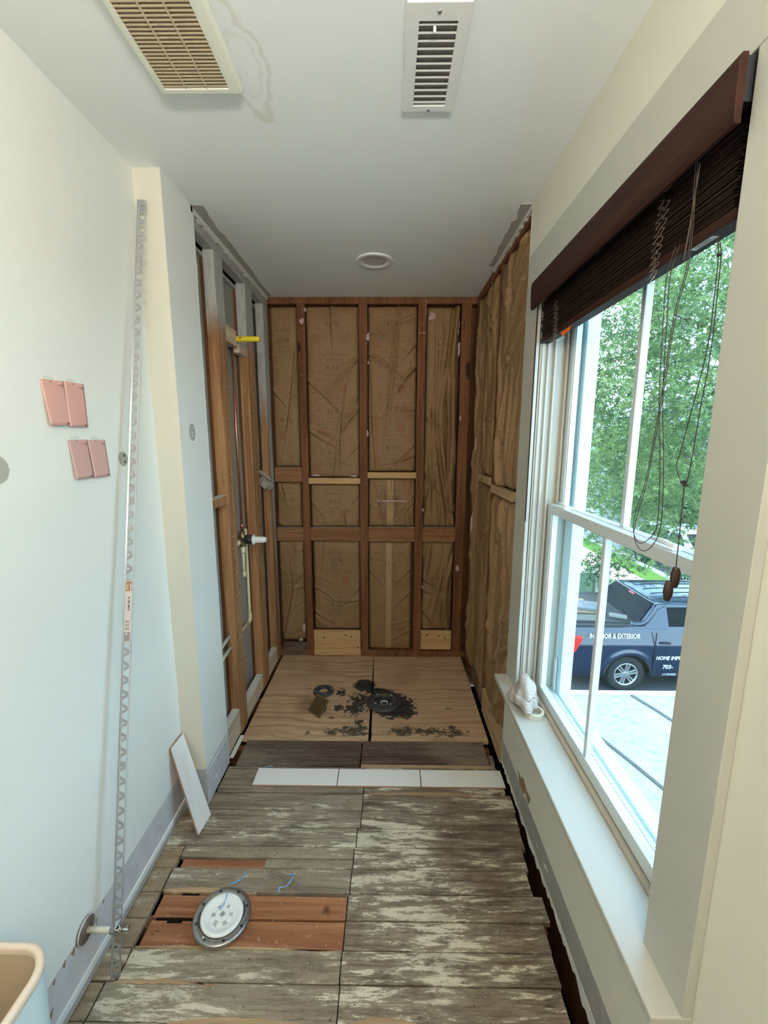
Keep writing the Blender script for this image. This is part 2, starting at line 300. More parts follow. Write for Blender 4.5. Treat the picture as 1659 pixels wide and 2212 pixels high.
def clothmat(name, a, b):
    q = NM(name); v = q.n('ShaderNodeTexVoronoi'); q.l(q.coord(), v.inputs['Vector']); v.inputs['Scale'].default_value = 420
    c = q.mix(q.step(q.noise(q.coord(), 300, 3), 0.35, 0.65), a, b); q.bump(v.outputs['Distance'], 0.9, 0.003); return q.out(c, 0.95, spec=0.1)
TOWEL = clothmat('terry_cloth', (0.42, 0.35, 0.29), (0.66, 0.60, 0.55)); RAG = clothmat('dusty_rag_cloth', (0.30, 0.26, 0.21), (0.44, 0.39, 0.32))
def glassmat():
    m = bpy.data.materials.new('window_glass'); m.use_nodes = True; t = m.node_tree; t.nodes.clear()
    o = t.nodes.new('ShaderNodeOutputMaterial'); a = t.nodes.new('ShaderNodeBsdfTransparent'); a.inputs[0].default_value = (0.94, 0.99, 1.0, 1)
    g = t.nodes.new('ShaderNodeBsdfGlossy'); g.inputs['Roughness'].default_value = 0.01; lw_ = t.nodes.new('ShaderNodeLayerWeight'); lw_.inputs[0].default_value = 0.35; f = t.nodes.new('ShaderNodeMath'); f.operation = 'POWER'; f.inputs[1].default_value = 5; t.links.new(lw_.outputs['Facing'], f.inputs[0])
    x = t.nodes.new('ShaderNodeMixShader'); t.links.new(f.outputs[0], x.inputs[0]); t.links.new(a.outputs[0], x.inputs[1]); t.links.new(g.outputs[0], x.inputs[2])
    # pale cyan haze mixed into the pane colour to veil the view
    d = t.nodes.new('ShaderNodeBsdfDiffuse'); d.inputs[0].default_value = (0.55, 0.75, 0.72, 1); n = t.nodes.new('ShaderNodeTexNoise'); n.inputs['Scale'].default_value = 60
    gm = t.nodes.new('ShaderNodeNewGeometry'); t.links.new(gm.outputs['Position'], n.inputs['Vector']); ml = t.nodes.new('ShaderNodeMath'); ml.operation = 'MULTIPLY'; ml.inputs[1].default_value = 0.045; t.links.new(n.outputs[0], ml.inputs[0])
    y = t.nodes.new('ShaderNodeMixShader'); t.links.new(ml.outputs[0], y.inputs[0]); t.links.new(x.outputs[0], y.inputs[1]); t.links.new(d.outputs[0], y.inputs[2]); t.links.new(y.outputs[0], o.inputs[0]); return m
GLASS = glassmat()
# ================================================================= ROOM SHELL
XL, XB, XR, YJ, YD, YE, YB, H = -0.8735, -0.779, 0.551, 1.585, 1.827, 1.807, 2.89, 2.48
YN = -1.4
cl = tag(B(-1.1, 0.8, YN - 0.1, YB + 0.12, H, H + 0.1).build('ceiling', CEIL), kind='structure')
# torn paper left on the ceiling along both shower walls
def jag(name, xs, ys, mat, parent, z0=H - 0.0035, seed=1):
    r = random.Random(seed); n = 26; P = []; Q = []
    for i in range(n + 1):
        t = i / n; y = ys[0] + (ys[1] - ys[0]) * t; P.append((xs[0], y)); wv = xs[1] + (xs[2] - xs[1]) * t + r.uniform(-0.004, 0.004) + (0.010 if 0.12 < t < 0.2 else 0) * (1 if xs[1] < xs[0] else -1)
        Q.append((wv, y))
    return MB().prism(P + Q[::-1], 'z', z0, H).build(name, mat, parent)
jag('torn_paper', (XB - 0.004, -0.738, -0.757), (YD - 0.015, YB - 0.03), TORN, cl, seed=2)
jag('torn_paper', (XR + 0.0, 0.508, 0.526), (1.81, 2.40), TORN, cl, seed=5)
# left wall, its return and the rear wall
wl = tag(B(XL - 0.12, XL, YN, YJ, 0.0, H).build('wall_left', WALL_L), kind='structure')
wj = tag(B(XL - 0.12, XB - 0.0125, YJ, YD - 0.055, 0.0, H).build('wall_return', WALL_J), kind='structure')
B(XB - 0.0125, XB, YJ, YD, 0.004, H).build('drywall_panel', WALL_L, wj); B(XL, XB, YJ - 0.0004, YJ, 0.02, H).build('end_panel', WALL_J, wj)
def ragged(x0, x1, y, z0, z1, mat, parent, seed, amp=0.004, n=90, ax='y', name='broken_edge', w=0.004):
    r = random.Random(seed); P = []; Q = []
    for i in range(n + 1):
        z = z0 + (z1 - z0) * i / n; P.append((y - w, z)); Q.append((y + abs(r.gauss(0, amp)), z))
    return MB().prism(P + Q[::-1], 'x', x0, x1).build(name, mat, parent)
ragged(XB - 0.0125, XB + 0.0006, YD, 0.02, H, GYP, wj, 3, 0.0018)
wr_ = tag(B(-1.1, 0.8, YN - 0.12, YN, 0, H).build('wall_rear', plain('taupe_low_bounce_paint', (0.30, 0.27, 0.23), .7)), kind='structure')  # unseen wall, toned dark to cut the light it bounces forward
# old baseboard ledge: a thin ridge of paint and caulk above the floor at the left
bl = struct('baseboard_left')
B(XL, XL + 0.006, YN, YJ, 0.028, 0.052).build('paint_ridge', WPLA, bl, bevel=0.002)
B(XL, XL + 0.003, YN, YJ, 0.0, 0.028).build('bare_strip', TORN, bl)
r = random.Random(4); chip = MB()
for (y0, z0) in ((1.12, 0.176), (1.06, 0.172), (0.90, 0.172), (0.865, 0.168), (0.83, 0.166), (1.02, 0.150), (0.80, 0.09), (0.84, 0.10), (0.93, 0.168)):
    s_ = r.uniform(0.008, 0.02); chip.prism([(y0, z0), (y0 + s_, z0 + 0.004), (y0 + s_ * 0.5, z0 - s_ * 1.0)], 'x', XL, XL + 0.0012)
tag(chip.build('torn_chips', BROWNP, bl), kind='stuff')
B(XB, XB + 0.0015, YJ - 0.001, YD, 0.155, 0.158).build('caulk_line', WPLA, bl)

# outer sheathing of the house around the framed shower and the crawl space
sh = struct('wall_outer')
B(-1.16, -0.995, YN, YB + 0.2, -0.3, H).build('sheathing', STUDX, sh); B(-1.16, 0.72, YB + 0.10, YB + 0.2, -0.3, H + .1).build('sheathing', STUDX, sh)
B(-0.995, -0.886, YD - 0.05, YB + 0.1, -0.02, H).build('cavity_fill', STUDX, sh)
B(0.665, 0.719, YE - 0.05, YB + 0.1, -0.3, H).build('sheathing', STUDX, sh); B(0.60, 0.719, YN, YE, -0.3, -0.02).build('rim_joist', STUDX, sh); B(-1.1, 0.72, YN - .1, YN - .001, -0.3, 0).build('rim_joist', STUDX, sh)
# floor void and joists under the boards
fl = struct('floor')
B(-1.0, 0.75, YN, YB + 0.05, -0.30, -0.27).build('crawl_base', DARK, fl)
for y in (-1.0, -0.6, -0.2, 0.2, 0.6, 1.13, 1.53, 1.94, 2.35, 2.75): B(-0.95, 0.53, y, y + 0.04, -0.25, -0.021).build('joist', STUDX, fl, bevel=0.002)
fr = random.Random(21)
def board(x0, x1, y0, y1, mat, dz=0.0, name='floor_board', t=0.02):
    g = fr.uniform(0.0010, 0.0022); z = dz + fr.uniform(-0.0012, 0.0008); e = lambda: fr.uniform(-0.0012, 0.0012)
    P = [(x0, y0 + g, z - t), (x1, y0 + g, z - t), (x1, y1 - g, z - t), (x0, y1 - g, z - t), (x0, y0 + g, z + e() * .6), (x1, y0 + g, z + e() * .6), (x1, y1 - g, z + e() * .6), (x0, y1 - g, z + e() * .6)]
    return MB().hexa(P).build(name, mat, fl, bevel=0.0015, segs=1)
rowsR = [1.655, 1.568, 1.484, 1.402, 1.317, 1.231, 1.147, 1.064, 0.980, 0.893, 0.81, 0.725, 0.64, 0.555, 0.47, 0.385, 0.30, 0.215, 0.13, 0.04, -0.05, -0.2, -0.35, -0.5, -0.65, -0.8, -0.95, -1.1, -1.25, -1.4]
seam = [-0.108, -0.110, -0.122, -0.128, -0.131, -0.136, -0.137, -0.139, -0.136, -0.128]
for i in range(len(rowsR) - 1):
    y1, y0 = rowsR[i], rowsR[i + 1]; sm = seam[i] if i < len(seam) else -0.13 + fr.uniform(-.005, .005)
    xe = [0.552, 0.545, 0.540, 0.525, 0.513, 0.542, 0.516, 0.512, 0.505, 0.505][i] if i < 10 else 0.51
    board(sm + 0.0015, xe, y0, y1, PL_R)
    xl = -0.872 if y0 > 1.40 else -0.795
    if y0 > 1.40: board(xl, sm - 0.0015, y0, y1, PL_L)
    elif abs(y1 - 1.402) < .01:
        board(-0.79, sm - 0.0015, y0 + 0.036, y1, PL_L); board(-0.46, sm - 0.0015, y0, y0 + 0.036, PL_L); board(-0.775, -0.46, y0 + 0.002, y0 + 0.036, PL_RED, -0.006)
    elif abs(y1 - 1.231) < .01 or abs(y1 - 1.147) < .01:
        z = -0.007; board(-0.785, sm - 0.002, y0 + 0.004, y1 - (0.004 if y1 > 1.2 else 0), PL_RED, z)
    else:
        board(xl - (0.03 if y1 < 0.99 else 0), sm - 0.0015, y0, y1, PL_L)
    if y0 <= 1.40 and y1 > 0.8: 
        xx = -0.80 if abs(y1 - 1.402) > .01 else -0.793; board(-0.872, xx - (0.03 if y1 < 0.99 else 0) - 0.002, y0, y1, PL_G, -0.002)
# slots burnt through the red boards and split light edges of neighbouring boards
B(-0.77, -0.60, 1.143, 1.150, -0.0075, -0.0055).build('dark_groove', DARK, fl)
B(-0.73, -0.68, 1.136, 1.150, -0.0078, -0.0052).build('dark_groove', DARK, fl); B(-0.72, -0.66, 1.222, 1.230, -0.0078, -0.0052).build('dark_groove', DARK, fl)
for (x0, x1, y0, y1, seed) in ((-0.79, -0.14, 1.061, 1.069, 1), (-0.785, -0.46, 1.227, 1.243, 2), (-0.80, -0.50, 0.974, 0.984, 3), (-0.60, -0.14, 0.886, 0.903, 4), (-0.10, 0.12, 0.893, 0.908, 5), (-0.10, 0.535, 1.650, 1.664, 6)):
    r = random.Random(seed); n = 22; P = [(x0 + (x1 - x0) * i / n, y0 + r.uniform(-.002, .002)) for i in range(n + 1)]; Q = [(x0 + (x1 - x0) * i / n, y0 + (y1 - y0) * (math.sin(PI * min(1, i / n * 1.1 + .05)) ** .5 if i < n else .3) + r.uniform(-.002, .002)) for i in range(n, -1, -1)]
    MB().prism(P + Q, 'z', -0.010, 0.0016).build('split_edge', LITEDGE, fl)
# wide dark boards between plywood and tile row
board(-0.745, -0.137, 1.812, 1.993, PL_D); board(-0.130, 0.502, 1.836, 1.993, PL_D, 0.001); board(-0.130, 0.525, 1.812, 1.834, LITEDGE, -0.002)
board(-0.775, -0.112, 1.735, 1.810, PL_L); board(-0.775, -0.110, 1.657, 1.733, PL_L); board(-0.108, 0.53, 1.735, 1.810, PL_R); board(-0.106, 0.535, 1.666, 1.733, PL_R)
B(0.508, 0.53, 1.84, 1.90, -0.02, 0.0).build('board_chip', PL_D, fl, bevel=0.001)
# plywood sheets of the old shower floor
B(-0.775, -0.104, 1.997, 2.882, -0.018, 0.003).build('plywood_sheet', PLY, fl, bevel=0.001)
MB().hexa([(-0.090, 1.997, -0.018), (0.535, 1.997, -0.018), (0.535, 2.878, -0.018), (-0.101, 2.878, -0.018), (-0.086, 1.997, 0.003), (0.535, 1.997, 0.003), (0.535, 2.878, 0.003), (-0.101, 2.878, 0.003)]).build('plywood_sheet', PLY, fl, bevel=0.001)
B(-0.104, -0.09, 1.998, 2.878, -0.018, -0.012).build('dark_groove', DARK, fl)
# nail heads and holes in the boards
nh = MB()
for i in range(60):
    x = fr.choice([-0.16, -0.10, 0.02, 0.26, 0.47, -0.42, -0.75]) + fr.uniform(-.02, .02); y = fr.uniform(0.75, 1.99); nh.lathe([(0.0, 0.0016), (0.0016, 0.0014), (0.0018, 0.0)], (x, y, 0.0003), n=6)
tag(nh.build('nail_heads', DARK, fl), kind='stuff')
db = MB()
for i in range(420):
    y = 0.75 + 2.1 * fr.random(); x = fr.uniform(-0.76, 0.52); s_ = fr.uniform(0.0010, 0.0028) * (1.5 if fr.random() < .06 else 1); a = fr.uniform(0, 6.3); z = 0.0045
    db.add([(x + s_ * math.cos(a), y + s_ * math.sin(a), z - .002), (x + s_ * math.cos(a + 2.3), y + s_ * math.sin(a + 2.3), z - .002), (x + s_ * math.cos(a + 4), y + s_ * math.sin(a + 4), z - .002), (x, y, z + s_ * .6 - .002)], [(0, 1, 3), (1, 2, 3), (2, 0, 3), (0, 2, 1)])
tag(db.build('plaster_crumbs', GYP), 'scatter of pale plaster crumbs on the boards and plywood', 'debris', kind='stuff')
# ================================================================= WINDOW WALL
WY0, WY1, WZ0, WZ1 = 0.718, 1.615, 0.545, 2.135
wr = struct('wall_right')
for a in ((XR, 0.72, YN, YE - 0.06, 0.05, WZ0 - 0.025), (XR, 0.72, YN, YE - 0.06, WZ1, H), (XR, 0.72, YN, WY0 - 0.01, WZ0 - 0.025, WZ1), (XR, 0.72, WY1 + 0.01, YE - 0.06, WZ0 - 0.025, WZ1)):
    B(*a).build('drywall_panel', WALL_R, wr)
B(XR, XR + 0.0125, YE - 0.06, YE, 0.055, WZ1).build('drywall_panel', WALL_R, wr); B(XR, XR + 0.0125, YE - 0.06, YE, WZ1, H).build('drywall_panel', WALL_R, wr)
ragged(XR - 0.0006, XR + 0.0125, YE, 0.055, H, GYP, wr, 8, 0.0016)
# ragged bottom edge of the board and bare board framing below
r = random.Random(12); P = []; Q = []
for i in range(121):
    y = -0.2 + (YE + 0.2) * i / 120; P.append((y, 0.06)); Q.append((y, 0.035 + r.uniform(-.010, .012) - (0.02 if 50 < i < 70 else 0)))
MB().prism(P + Q[::-1], 'x', XR - 0.001, XR + 0.012).build('broken_edge', GYP, wr)
B(XR + 0.02, 0.70, YN, YE, -0.02, 0.05).build('sole_plate', STUDX, wr)
MB().prism([(1.57, 0.205), (1.545, 0.17), (1.49, 0.165), (1.47, 0.19), (1.43, 0.175), (1.415, 0.215), (1.46, 0.208), (1.50, 0.225), (1.54, 0.20)], 'x', XR - 0.0015, XR).build('torn_patch', BROWNP, wr)
MB().prism([(1.585, 0.22), (1.57, 0.168), (1.565, 0.168), (1.572, 0.215)], 'x', XR - 0.002, XR).build('torn_patch', GYP, wr)

wi = struct('window_1')
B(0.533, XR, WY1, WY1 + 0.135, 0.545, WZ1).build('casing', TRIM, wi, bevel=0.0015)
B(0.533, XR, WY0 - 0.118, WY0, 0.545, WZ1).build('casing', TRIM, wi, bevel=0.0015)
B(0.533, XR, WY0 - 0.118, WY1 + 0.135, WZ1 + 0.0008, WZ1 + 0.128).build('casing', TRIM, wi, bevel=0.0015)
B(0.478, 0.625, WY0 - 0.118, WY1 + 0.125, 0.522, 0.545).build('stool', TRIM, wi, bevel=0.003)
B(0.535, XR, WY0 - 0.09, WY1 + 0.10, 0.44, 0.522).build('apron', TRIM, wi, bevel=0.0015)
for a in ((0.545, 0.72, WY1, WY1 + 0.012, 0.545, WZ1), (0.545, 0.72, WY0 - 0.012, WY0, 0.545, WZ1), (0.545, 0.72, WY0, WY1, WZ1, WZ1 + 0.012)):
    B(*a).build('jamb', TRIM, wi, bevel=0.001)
# jamb stops and tracks (vertical ridges)
for (x0, x1, d) in ((0.556, 0.566, 0.006), (0.575, 0.583, 0.010), (0.600, 0.608, 0.014)):
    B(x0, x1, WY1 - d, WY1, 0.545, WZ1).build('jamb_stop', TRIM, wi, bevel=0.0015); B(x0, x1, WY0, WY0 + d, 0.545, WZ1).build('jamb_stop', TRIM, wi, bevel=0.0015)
B(0.640, 0.648, WY1 - 0.020, WY1, 0.56, WZ1).build('jamb_stop', DIRTYTRIM, wi); B(0.645, 0.685, WY1 - 0.004, WY1, 1.34, WZ1).build('jamb_liner', VINYL, wi)
B(0.598, 0.613, WY0, WY1, 0.545, 0.556).build('sill_stop', DIRTYTRIM, wi, bevel=0.001)
# lower sash (inner) and upper sash (outer)
def sash(name, x0, x1, z0, z1, rb, rt, mull):
    s = empty(name); s.parent = wi; y0, y1 = WY0 + 0.014, WY1 - 0.014; sw = 0.034
    B(x0, x1, y0, y1, z0, z0 + rb).build('rail', VINYL, s, bevel=0.002); B(x0, x1, y0, y1, z1 - rt, z1).build('rail', VINYL, s, bevel=0.002)
    B(x0, x1, y0, y0 + sw, z0 + rb, z1 - rt).build('stile', VINYL, s, bevel=0.002); B(x0, x1, y1 - sw, y1, z0 + rb, z1 - rt).build('stile', VINYL, s, bevel=0.002)
    xm = (x0 + x1) / 2
    for k, yy in ((0, y1 - sw), (1, y0 + sw)): B(xm - 0.009, xm + 0.009, yy - (0.006 if k == 0 else 0), yy + (0.006 if k else 0), z0 + rb, z1 - rt).build('glazing_bead', VINYL, s)
    B(xm - 0.010, xm + 0.010, mull - 0.009, mull + 0.009, z0 + rb, z1 - rt).build('muntin', VINYL, s, bevel=0.002)
    B(xm - 0.001, xm + 0.001, y0 + sw, y1 - sw, z0 + rb, z1 - rt).build('pane', GLASS, s)
sash('lower_sash', 0.613, 0.640, 0.556, 1.335, 0.042, 0.034, 1.178)
sash('upper_sash', 0.652, 0.679, 1.300, 2.12, 0.034, 0.142, 1.168)
for yc in (1.50, 0.93):
    lk = B(0.617, 0.648, yc - 0.035, yc + 0.035, 1.335, 1.340).build('sash_lock', WPLA, wi, bevel=0.002)
    MB().tube([(0.632, yc - 0.02, 1.341), (0.636, yc + 0.02, 1.344), (0.628, yc + 0.055, 1.345)], [0.007, 0.006, 0.004], 10).build('lever', WPLA, lk, smooth=True)
for k in range(3): B(0.648 + 0.010 * k, 0.652 + 0.010 * k, WY0 + 0.01, WY1 - 0.012, 0.556, 0.572 - 0.004 * k).build('sill_track', VINYL, wi, bevel=0.001)
B(0.645, 0.695, WY0, WY1, 0.545, 0.557).build('sill_pan', VINYL, wi)
for a in ((0.69, 0.735, 1.553, 1.62, 0.50, 2.16), (0.69, 0.735, 0.70, 0.765, 0.50, 2.16), (0.69, 0.735, 0.70, 1.62, 2.095, 2.16), (0.69, 0.735, 0.765, 1.553, 0.50, 0.568)):
    B(*a).build('outer_frame', LTBLUE, wi, bevel=0.002)
for k in range(2): B(0.684 - k * 0.004, 0.690 - k * 0.004, WY1 - 0.022 - k * 0.008, WY1 - 0.012, 0.56, 0.56 + (0.14 if k else 1.5)).build('balance_cover', VINYL, wi)
# slim bare strip inside the far casing edge
tag(B(0.531, 0.5335, WY1 - 0.004, WY1 + 0.003, 1.262, 2.05).build('edge_strip', VEN), 'slim dark brown strip standing on the inner edge of the far casing, beside the blind', 'strip')
# outside wall face of this house
we = struct('wall_exterior'); OSID = plain('outer_siding', (0.55, 0.58, 0.58), 0.7)
for a in ((YN - 0.4, 0.70, -3.2, 3.0), (1.62, YB + 0.6, -3.2, 3.0), (0.70, 1.62, 2.16, 3.0), (0.70, 1.62, -3.2, 0.50)): B(0.72, 0.735, *a).build('siding_panel', OSID, we)

# ---------------------------------------------------------------- blind
bd = tag(empty('window_blind', (0.54, 1.17, 2.0)), 'dark brown wooden slat blind raised into a stack under its valance at the window', 'blind')
prof = [(0.5035, 2.030), (0.5012, 2.040), (0.4998, 2.060), (0.4994, 2.085), (0.4995, 2.110), (0.5005, 2.117), (0.503, 2.121), (0.512, 2.121), (0.512, 2.030)]
MB().prism(prof, 'y', 0.706, 1.600).build('valance', VEN, bd, bevel=0.0008)
hr = B(0.548, 0.602, 0.745, 1.600, 2.078, 2.122).build('headrail', VEN2, bd, bevel=0.001)
B(0.514, 0.610, 0.724, 0.742, 2.070, 2.130).build('bracket', BPLA, bd, bevel=0.001); B(0.545, 0.575, 0.721, 0.724, 2.082, 2.118).build('bracket_plate', STEEL, bd)
B(0.514, 0.606, 1.602, 1.613, 2.070, 2.130).build('bracket', BPLA, bd, bevel=0.001)
for yy in (0.92, 1.20, 1.47): B(0.511, 0.548, yy, yy + 0.02, 2.062, 2.080).build('valance_clip', WPLA, bd)
br = random.Random(5); z = 1.9405; slm = None
for k in range(27):
    dy = br.uniform(-.006, .005); dx = br.uniform(-.002, .002)
    B(0.5475 + dx, 0.588 + dx, 0.748 + dy, 1.606 + dy * .6, z, z + 0.0029).build('slat', VEN2, bd, bevel=0.0005, segs=1); z += 0.00445
B(0.547, 0.582, 0.742, 1.608, 1.919, 1.9385).build('bottom_rail', VEN, bd, bevel=0.003)
lb = B(0.553, 0.564, 0.795, 0.850, 1.9180, 1.9192).build('maker_label', plain('pale_label', (0.62, 0.58, 0.52), 0.4), bd)
text('GRABER', 0.0105, plain('label_ink', (0.10, 0.06, 0.05), 0.6), lb, (0.5585, 0.8225, 1.9177), (0, -1, 0), (-1, 0, 0))
def curve(P, n=6):
    P = [Vector(p) for p in P]; out = []
    for i in range(len(P) - 1):
        p0, p1, p2, p3 = P[max(i - 1, 0)], P[i], P[i + 1], P[min(i + 2, len(P) - 1)]
        for k in range(n):
            t = k / n; out.append(0.5 * ((2 * p1) + (p2 - p0) * t + (2 * p0 - 5 * p1 + 4 * p2 - p3) * t * t + (3 * p1 - p0 - 3 * p2 + p3) * t ** 3))
    out.append(P[-1]); return out
loop = [(0.535, 0.829, 2.055), (0.54, 0.828, 1.895), (0.54, 0.849, 1.807), (0.54, 0.862, 1.647), (0.54, 0.881, 1.498), (0.54, 0.906, 1.406), (0.54, 0.907, 1.364), (0.54, 0.877, 1.342), (0.54, 0.843, 1.360), (0.54, 0.823, 1.412), (0.54, 0.836, 1.529), (0.54, 0.861, 1.655), (0.54, 0.874, 1.797), (0.54, 0.879, 1.885), (0.538, 0.858, 1.932)]
MB().tube(curve(loop), 0.00085, 6).build('lift_cord', CORD, bd, smooth=True)
loop2 = [(a - 0.002, b + (0.008 if i > 6 else 0.002), c + (0.014 if 4 < i < 9 else 0)) for i, (a, b, c) in enumerate(loop)]
MB().tube(curve(loop2), 0.00085, 6).build('lift_cord', CORD, bd, smooth=True)
tA = [(0.545, 0.772, 1.905), (0.54, 0.757, 1.872), (0.54, 0.755, 1.809), (0.54, 0.757, 1.721), (0.54, 0.790, 1.560), (0.54, 0.798, 1.528), (0.54, 0.785, 1.503), (0.54, 0.774, 1.495)]
tB = [(0.545, 0.768, 1.905), (0.542, 0.754, 1.872), (0.541, 0.750, 1.809), (0.54, 0.747, 1.721), (0.54, 0.755, 1.62), (0.54, 0.762, 1.52), (0.54, 0.768, 1.495)]
for t in (tA, tB): MB().tube(curve(t), 0.0009, 6).build('tilt_cord', CORD, bd, smooth=True)
for (c, s_) in (((0.54, 0.755, 1.873), 0.003), ((0.54, 0.774, 1.497), 0.0036), ((0.54, 0.768, 1.493), 0.0036), ((0.54, 0.771, 1.499), 0.003)):
    MB().tube([(c[0] + s_ * math.cos(a), c[1] + s_ * math.sin(a) * 1.3, c[2] + s_ * .6 * math.sin(2.7 * a)) for a in [i * .5 for i in range(24)]], 0.0009, 5).build('cord_knot', CORD, bd, smooth=True)
MB().tube(curve([(0.54, 0.771, 1.494), (0.54, 0.768, 1.405), (0.54, 0.766, 1.318)]), 0.0010, 6).build('tilt_cord', CORD, bd, smooth=True)
def tassel(c):
    MB().lathe([(0.0, 0.0), (0.0055, 0.0005), (0.0068, 0.006), (0.0085, 0.016), (0.0080, 0.026), (0.0058, 0.037), (0.0048, 0.039), (0.0, 0.0392)], c, n=20).build('tassel', TASSEL, bd, smooth=True)
tassel((0.54, 0.765, 1.300)); tassel((0.532, 0.768, 1.272))
def coils(y, z0, z1, n, seed, wdt, drift):
    r = random.Random(seed); P = []
    for i in range(n * 8 + 1):
        t = i / (n * 8); a = i / 8 * 2 * PI
        P.append((0.541 + 0.004 * math.sin(a) + r.uniform(-.001, .001), y + drift * t + wdt * (0.7 + .4 * math.sin(i * .37)) * math.cos(a) + r.uniform(-.001, .001), z1 + (z0 - z1) * t + 0.004 * math.sin(a)))
    MB().tube(curve(P, 2), 0.00075, 5).build('ladder_string', STRING, bd, smooth=True)
coils(0.935, 1.905, 2.045, 11, 3, 0.008, 0.012); coils(0.915, 1.900, 2.035, 9, 7, 0.006, 0.02)
coils(1.472, 1.905, 2.022, 9, 4, 0.010, -0.01); coils(1.460, 1.895, 2.0, 6, 9, 0.008, -0.015)
MB().tube(curve([(0.543, 0.935, 1.905), (0.540, 0.945, 1.895), (0.54, 0.925, 1.889), (0.543, 0.90, 1.893), (0.548, 0.88, 1.898)]), 0.0007, 5).build('ladder_string', plain('pale_string', (0.5, 0.44, 0.36), 0.8), bd, smooth=True)
MB().tube(curve([(0.543, 1.465, 1.900), (0.540, 1.455, 1.890), (0.54, 1.42, 1.884), (0.55, 1.395, 1.893)]), 0.0007, 5).build('ladder_string', plain('pale_string_2', (0.5, 0.44, 0.36), 0.8), bd, smooth=True)
MB().prism([(1.44, 1.918), (1.36, 1.918), (1.375, 1.906), (1.425, 1.903)], 'x', 0.552, 0.5528).build('warning_tag', plain('orange_tag', (0.85, 0.16, 0.03), 0.5), bd)
MB().tube(curve([(0.5415, 0.832, 2.05), (0.543, 0.842, 1.96), (0.5435, 0.85, 1.90)]), 0.0012, 5).build('lift_cord', STRING, bd, smooth=True)

# ---------------------------------------------------------------- cloth and tape roll on the stool
tp = MB().lathe([(0.026, 0.0), (0.036, 0.0), (0.037, 0.001), (0.037, 0.018), (0.036, 0.019), (0.026, 0.019), (0.026, 0.0)], (0.556, 1.452, 0.5452), n=40).build('tape_roll', WTAPE, smooth=False)
tag(tp, 'pale roll of tape lying on the window stool under the cloth', 'tape')
def towel_fn(u, v):
    a = u * 2 * PI; r0 = [0.001, 0.022, 0.036, 0.048, 0.056, 0.060, 0.058][min(6, int(v * 6 + .001))]
    f = v * 6; i = min(5, int(f)); rr = [0.0005, 0.014, 0.027, 0.038, 0.048, 0.056, 0.060]; rad = rr[i] + (rr[i + 1] - rr[i]) * (f - i)
    hh = [0.112, 0.104, 0.084, 0.060, 0.038, 0.018, 0.004]; z = hh[i] + (hh[i + 1] - hh[i]) * (f - i)
    fold = 1 + 0.22 * v * math.sin(3 * a + 0.8) + 0.12 * v * math.sin(7 * a + 2 * v)
    x = rad * fold * math.cos(a) * 0.86; y = rad * fold * math.sin(a) * 1.15
    nn = noise.noise(Vector((x * 28, y * 28, z * 22))) * 0.011
    cx = 0.545 - 0.005 * v; cy = 1.545 - 0.035 * v
    zz = 0.5475 + z + (0.018 if math.sin(a) < -0.2 and v > .7 else 0) * 1.0
    return (cx + x + nn * math.cos(a), cy + y + nn * math.sin(a), max(0.5468, zz + nn * .6))
tw = MB().grid(towel_fn, 72, 36).build('cleaning_cloth', TOWEL, smooth=True, fix=False, solid=0.003)
tag(tw, 'speckled beige terry cloth bunched up on the far end of the window stool', 'cloth')
# ================================================================= SHOWER ALCOVE FRAMING
XS = XB - 0.0125     # stud face, left
al = struct('wall_alcove_left')
B(-0.885, -0.862, YD - 0.055, YB, 0.0, 2.40).build('drywall_back', PAPER, al)
B(XS - 0.045, XS, YD - 0.05, YB, 2.415, H).build('top_plate', PLATEG, al, bevel=0.002)
B(-0.865, -0.84, YD - 0.05, YB, 2.385, 2.40).build('paper_edge', TORN, al)
jag_ = random.Random(3); P = []; Q = []
for i in range(61):
    y = YD - 0.02 + (YB - YD) * i / 60; P.append((y, H - 0.0005)); Q.append((y, 2.457 + jag_.uniform(-.005, .005)))
MB().prism(P + Q[::-1], 'x', XS, XB).build('drywall_remnant', GYP, al)
def rough(x0, x1, y0, y1, z0, z1, mat, name, parent, seed=0, bev=0.002, ax='z', amp=0.0016, n=14):
    r = random.Random(seed + int(y0 * 1000)); m = MB(); rings = []
    for i in range(n + 1):
        t = i / n; z = z0 + (z1 - z0) * t; e = lambda: r.uniform(-amp, amp) * (0.4 if i in (0, n) else 1)
        rings.append([(x0, y0 + e(), z), (x1 + e(), y0 + e(), z), (x1 + e(), y1 + e(), z), (x0, y1 + e(), z)])
    vs = [v for g in rings for v in g]; fs = [(0, 3, 2, 1), (4 * n, 4 * n + 1, 4 * n + 2, 4 * n + 3)]
    for i in range(n):
        for k in range(4): fs.append((i * 4 + k, i * 4 + (k + 1) % 4, i * 4 + 4 + (k + 1) % 4, i * 4 + 4 + k))
    return m.add(vs, fs).build(name, mat, parent, bevel=bev)
rough(-0.842, XS, 2.040, 2.142, 0.0, 2.415, STUDL, 'stud', al, 1)
rough(-0.842, XS, 2.452, 2.575, 0.0, 2.415, STUDL, 'stud', al, 2)
rough(-0.842, XS, 2.790, 2.886, 0.0, 2.415, STUD3, 'stud', al, 3)
kr = random.Random(6)
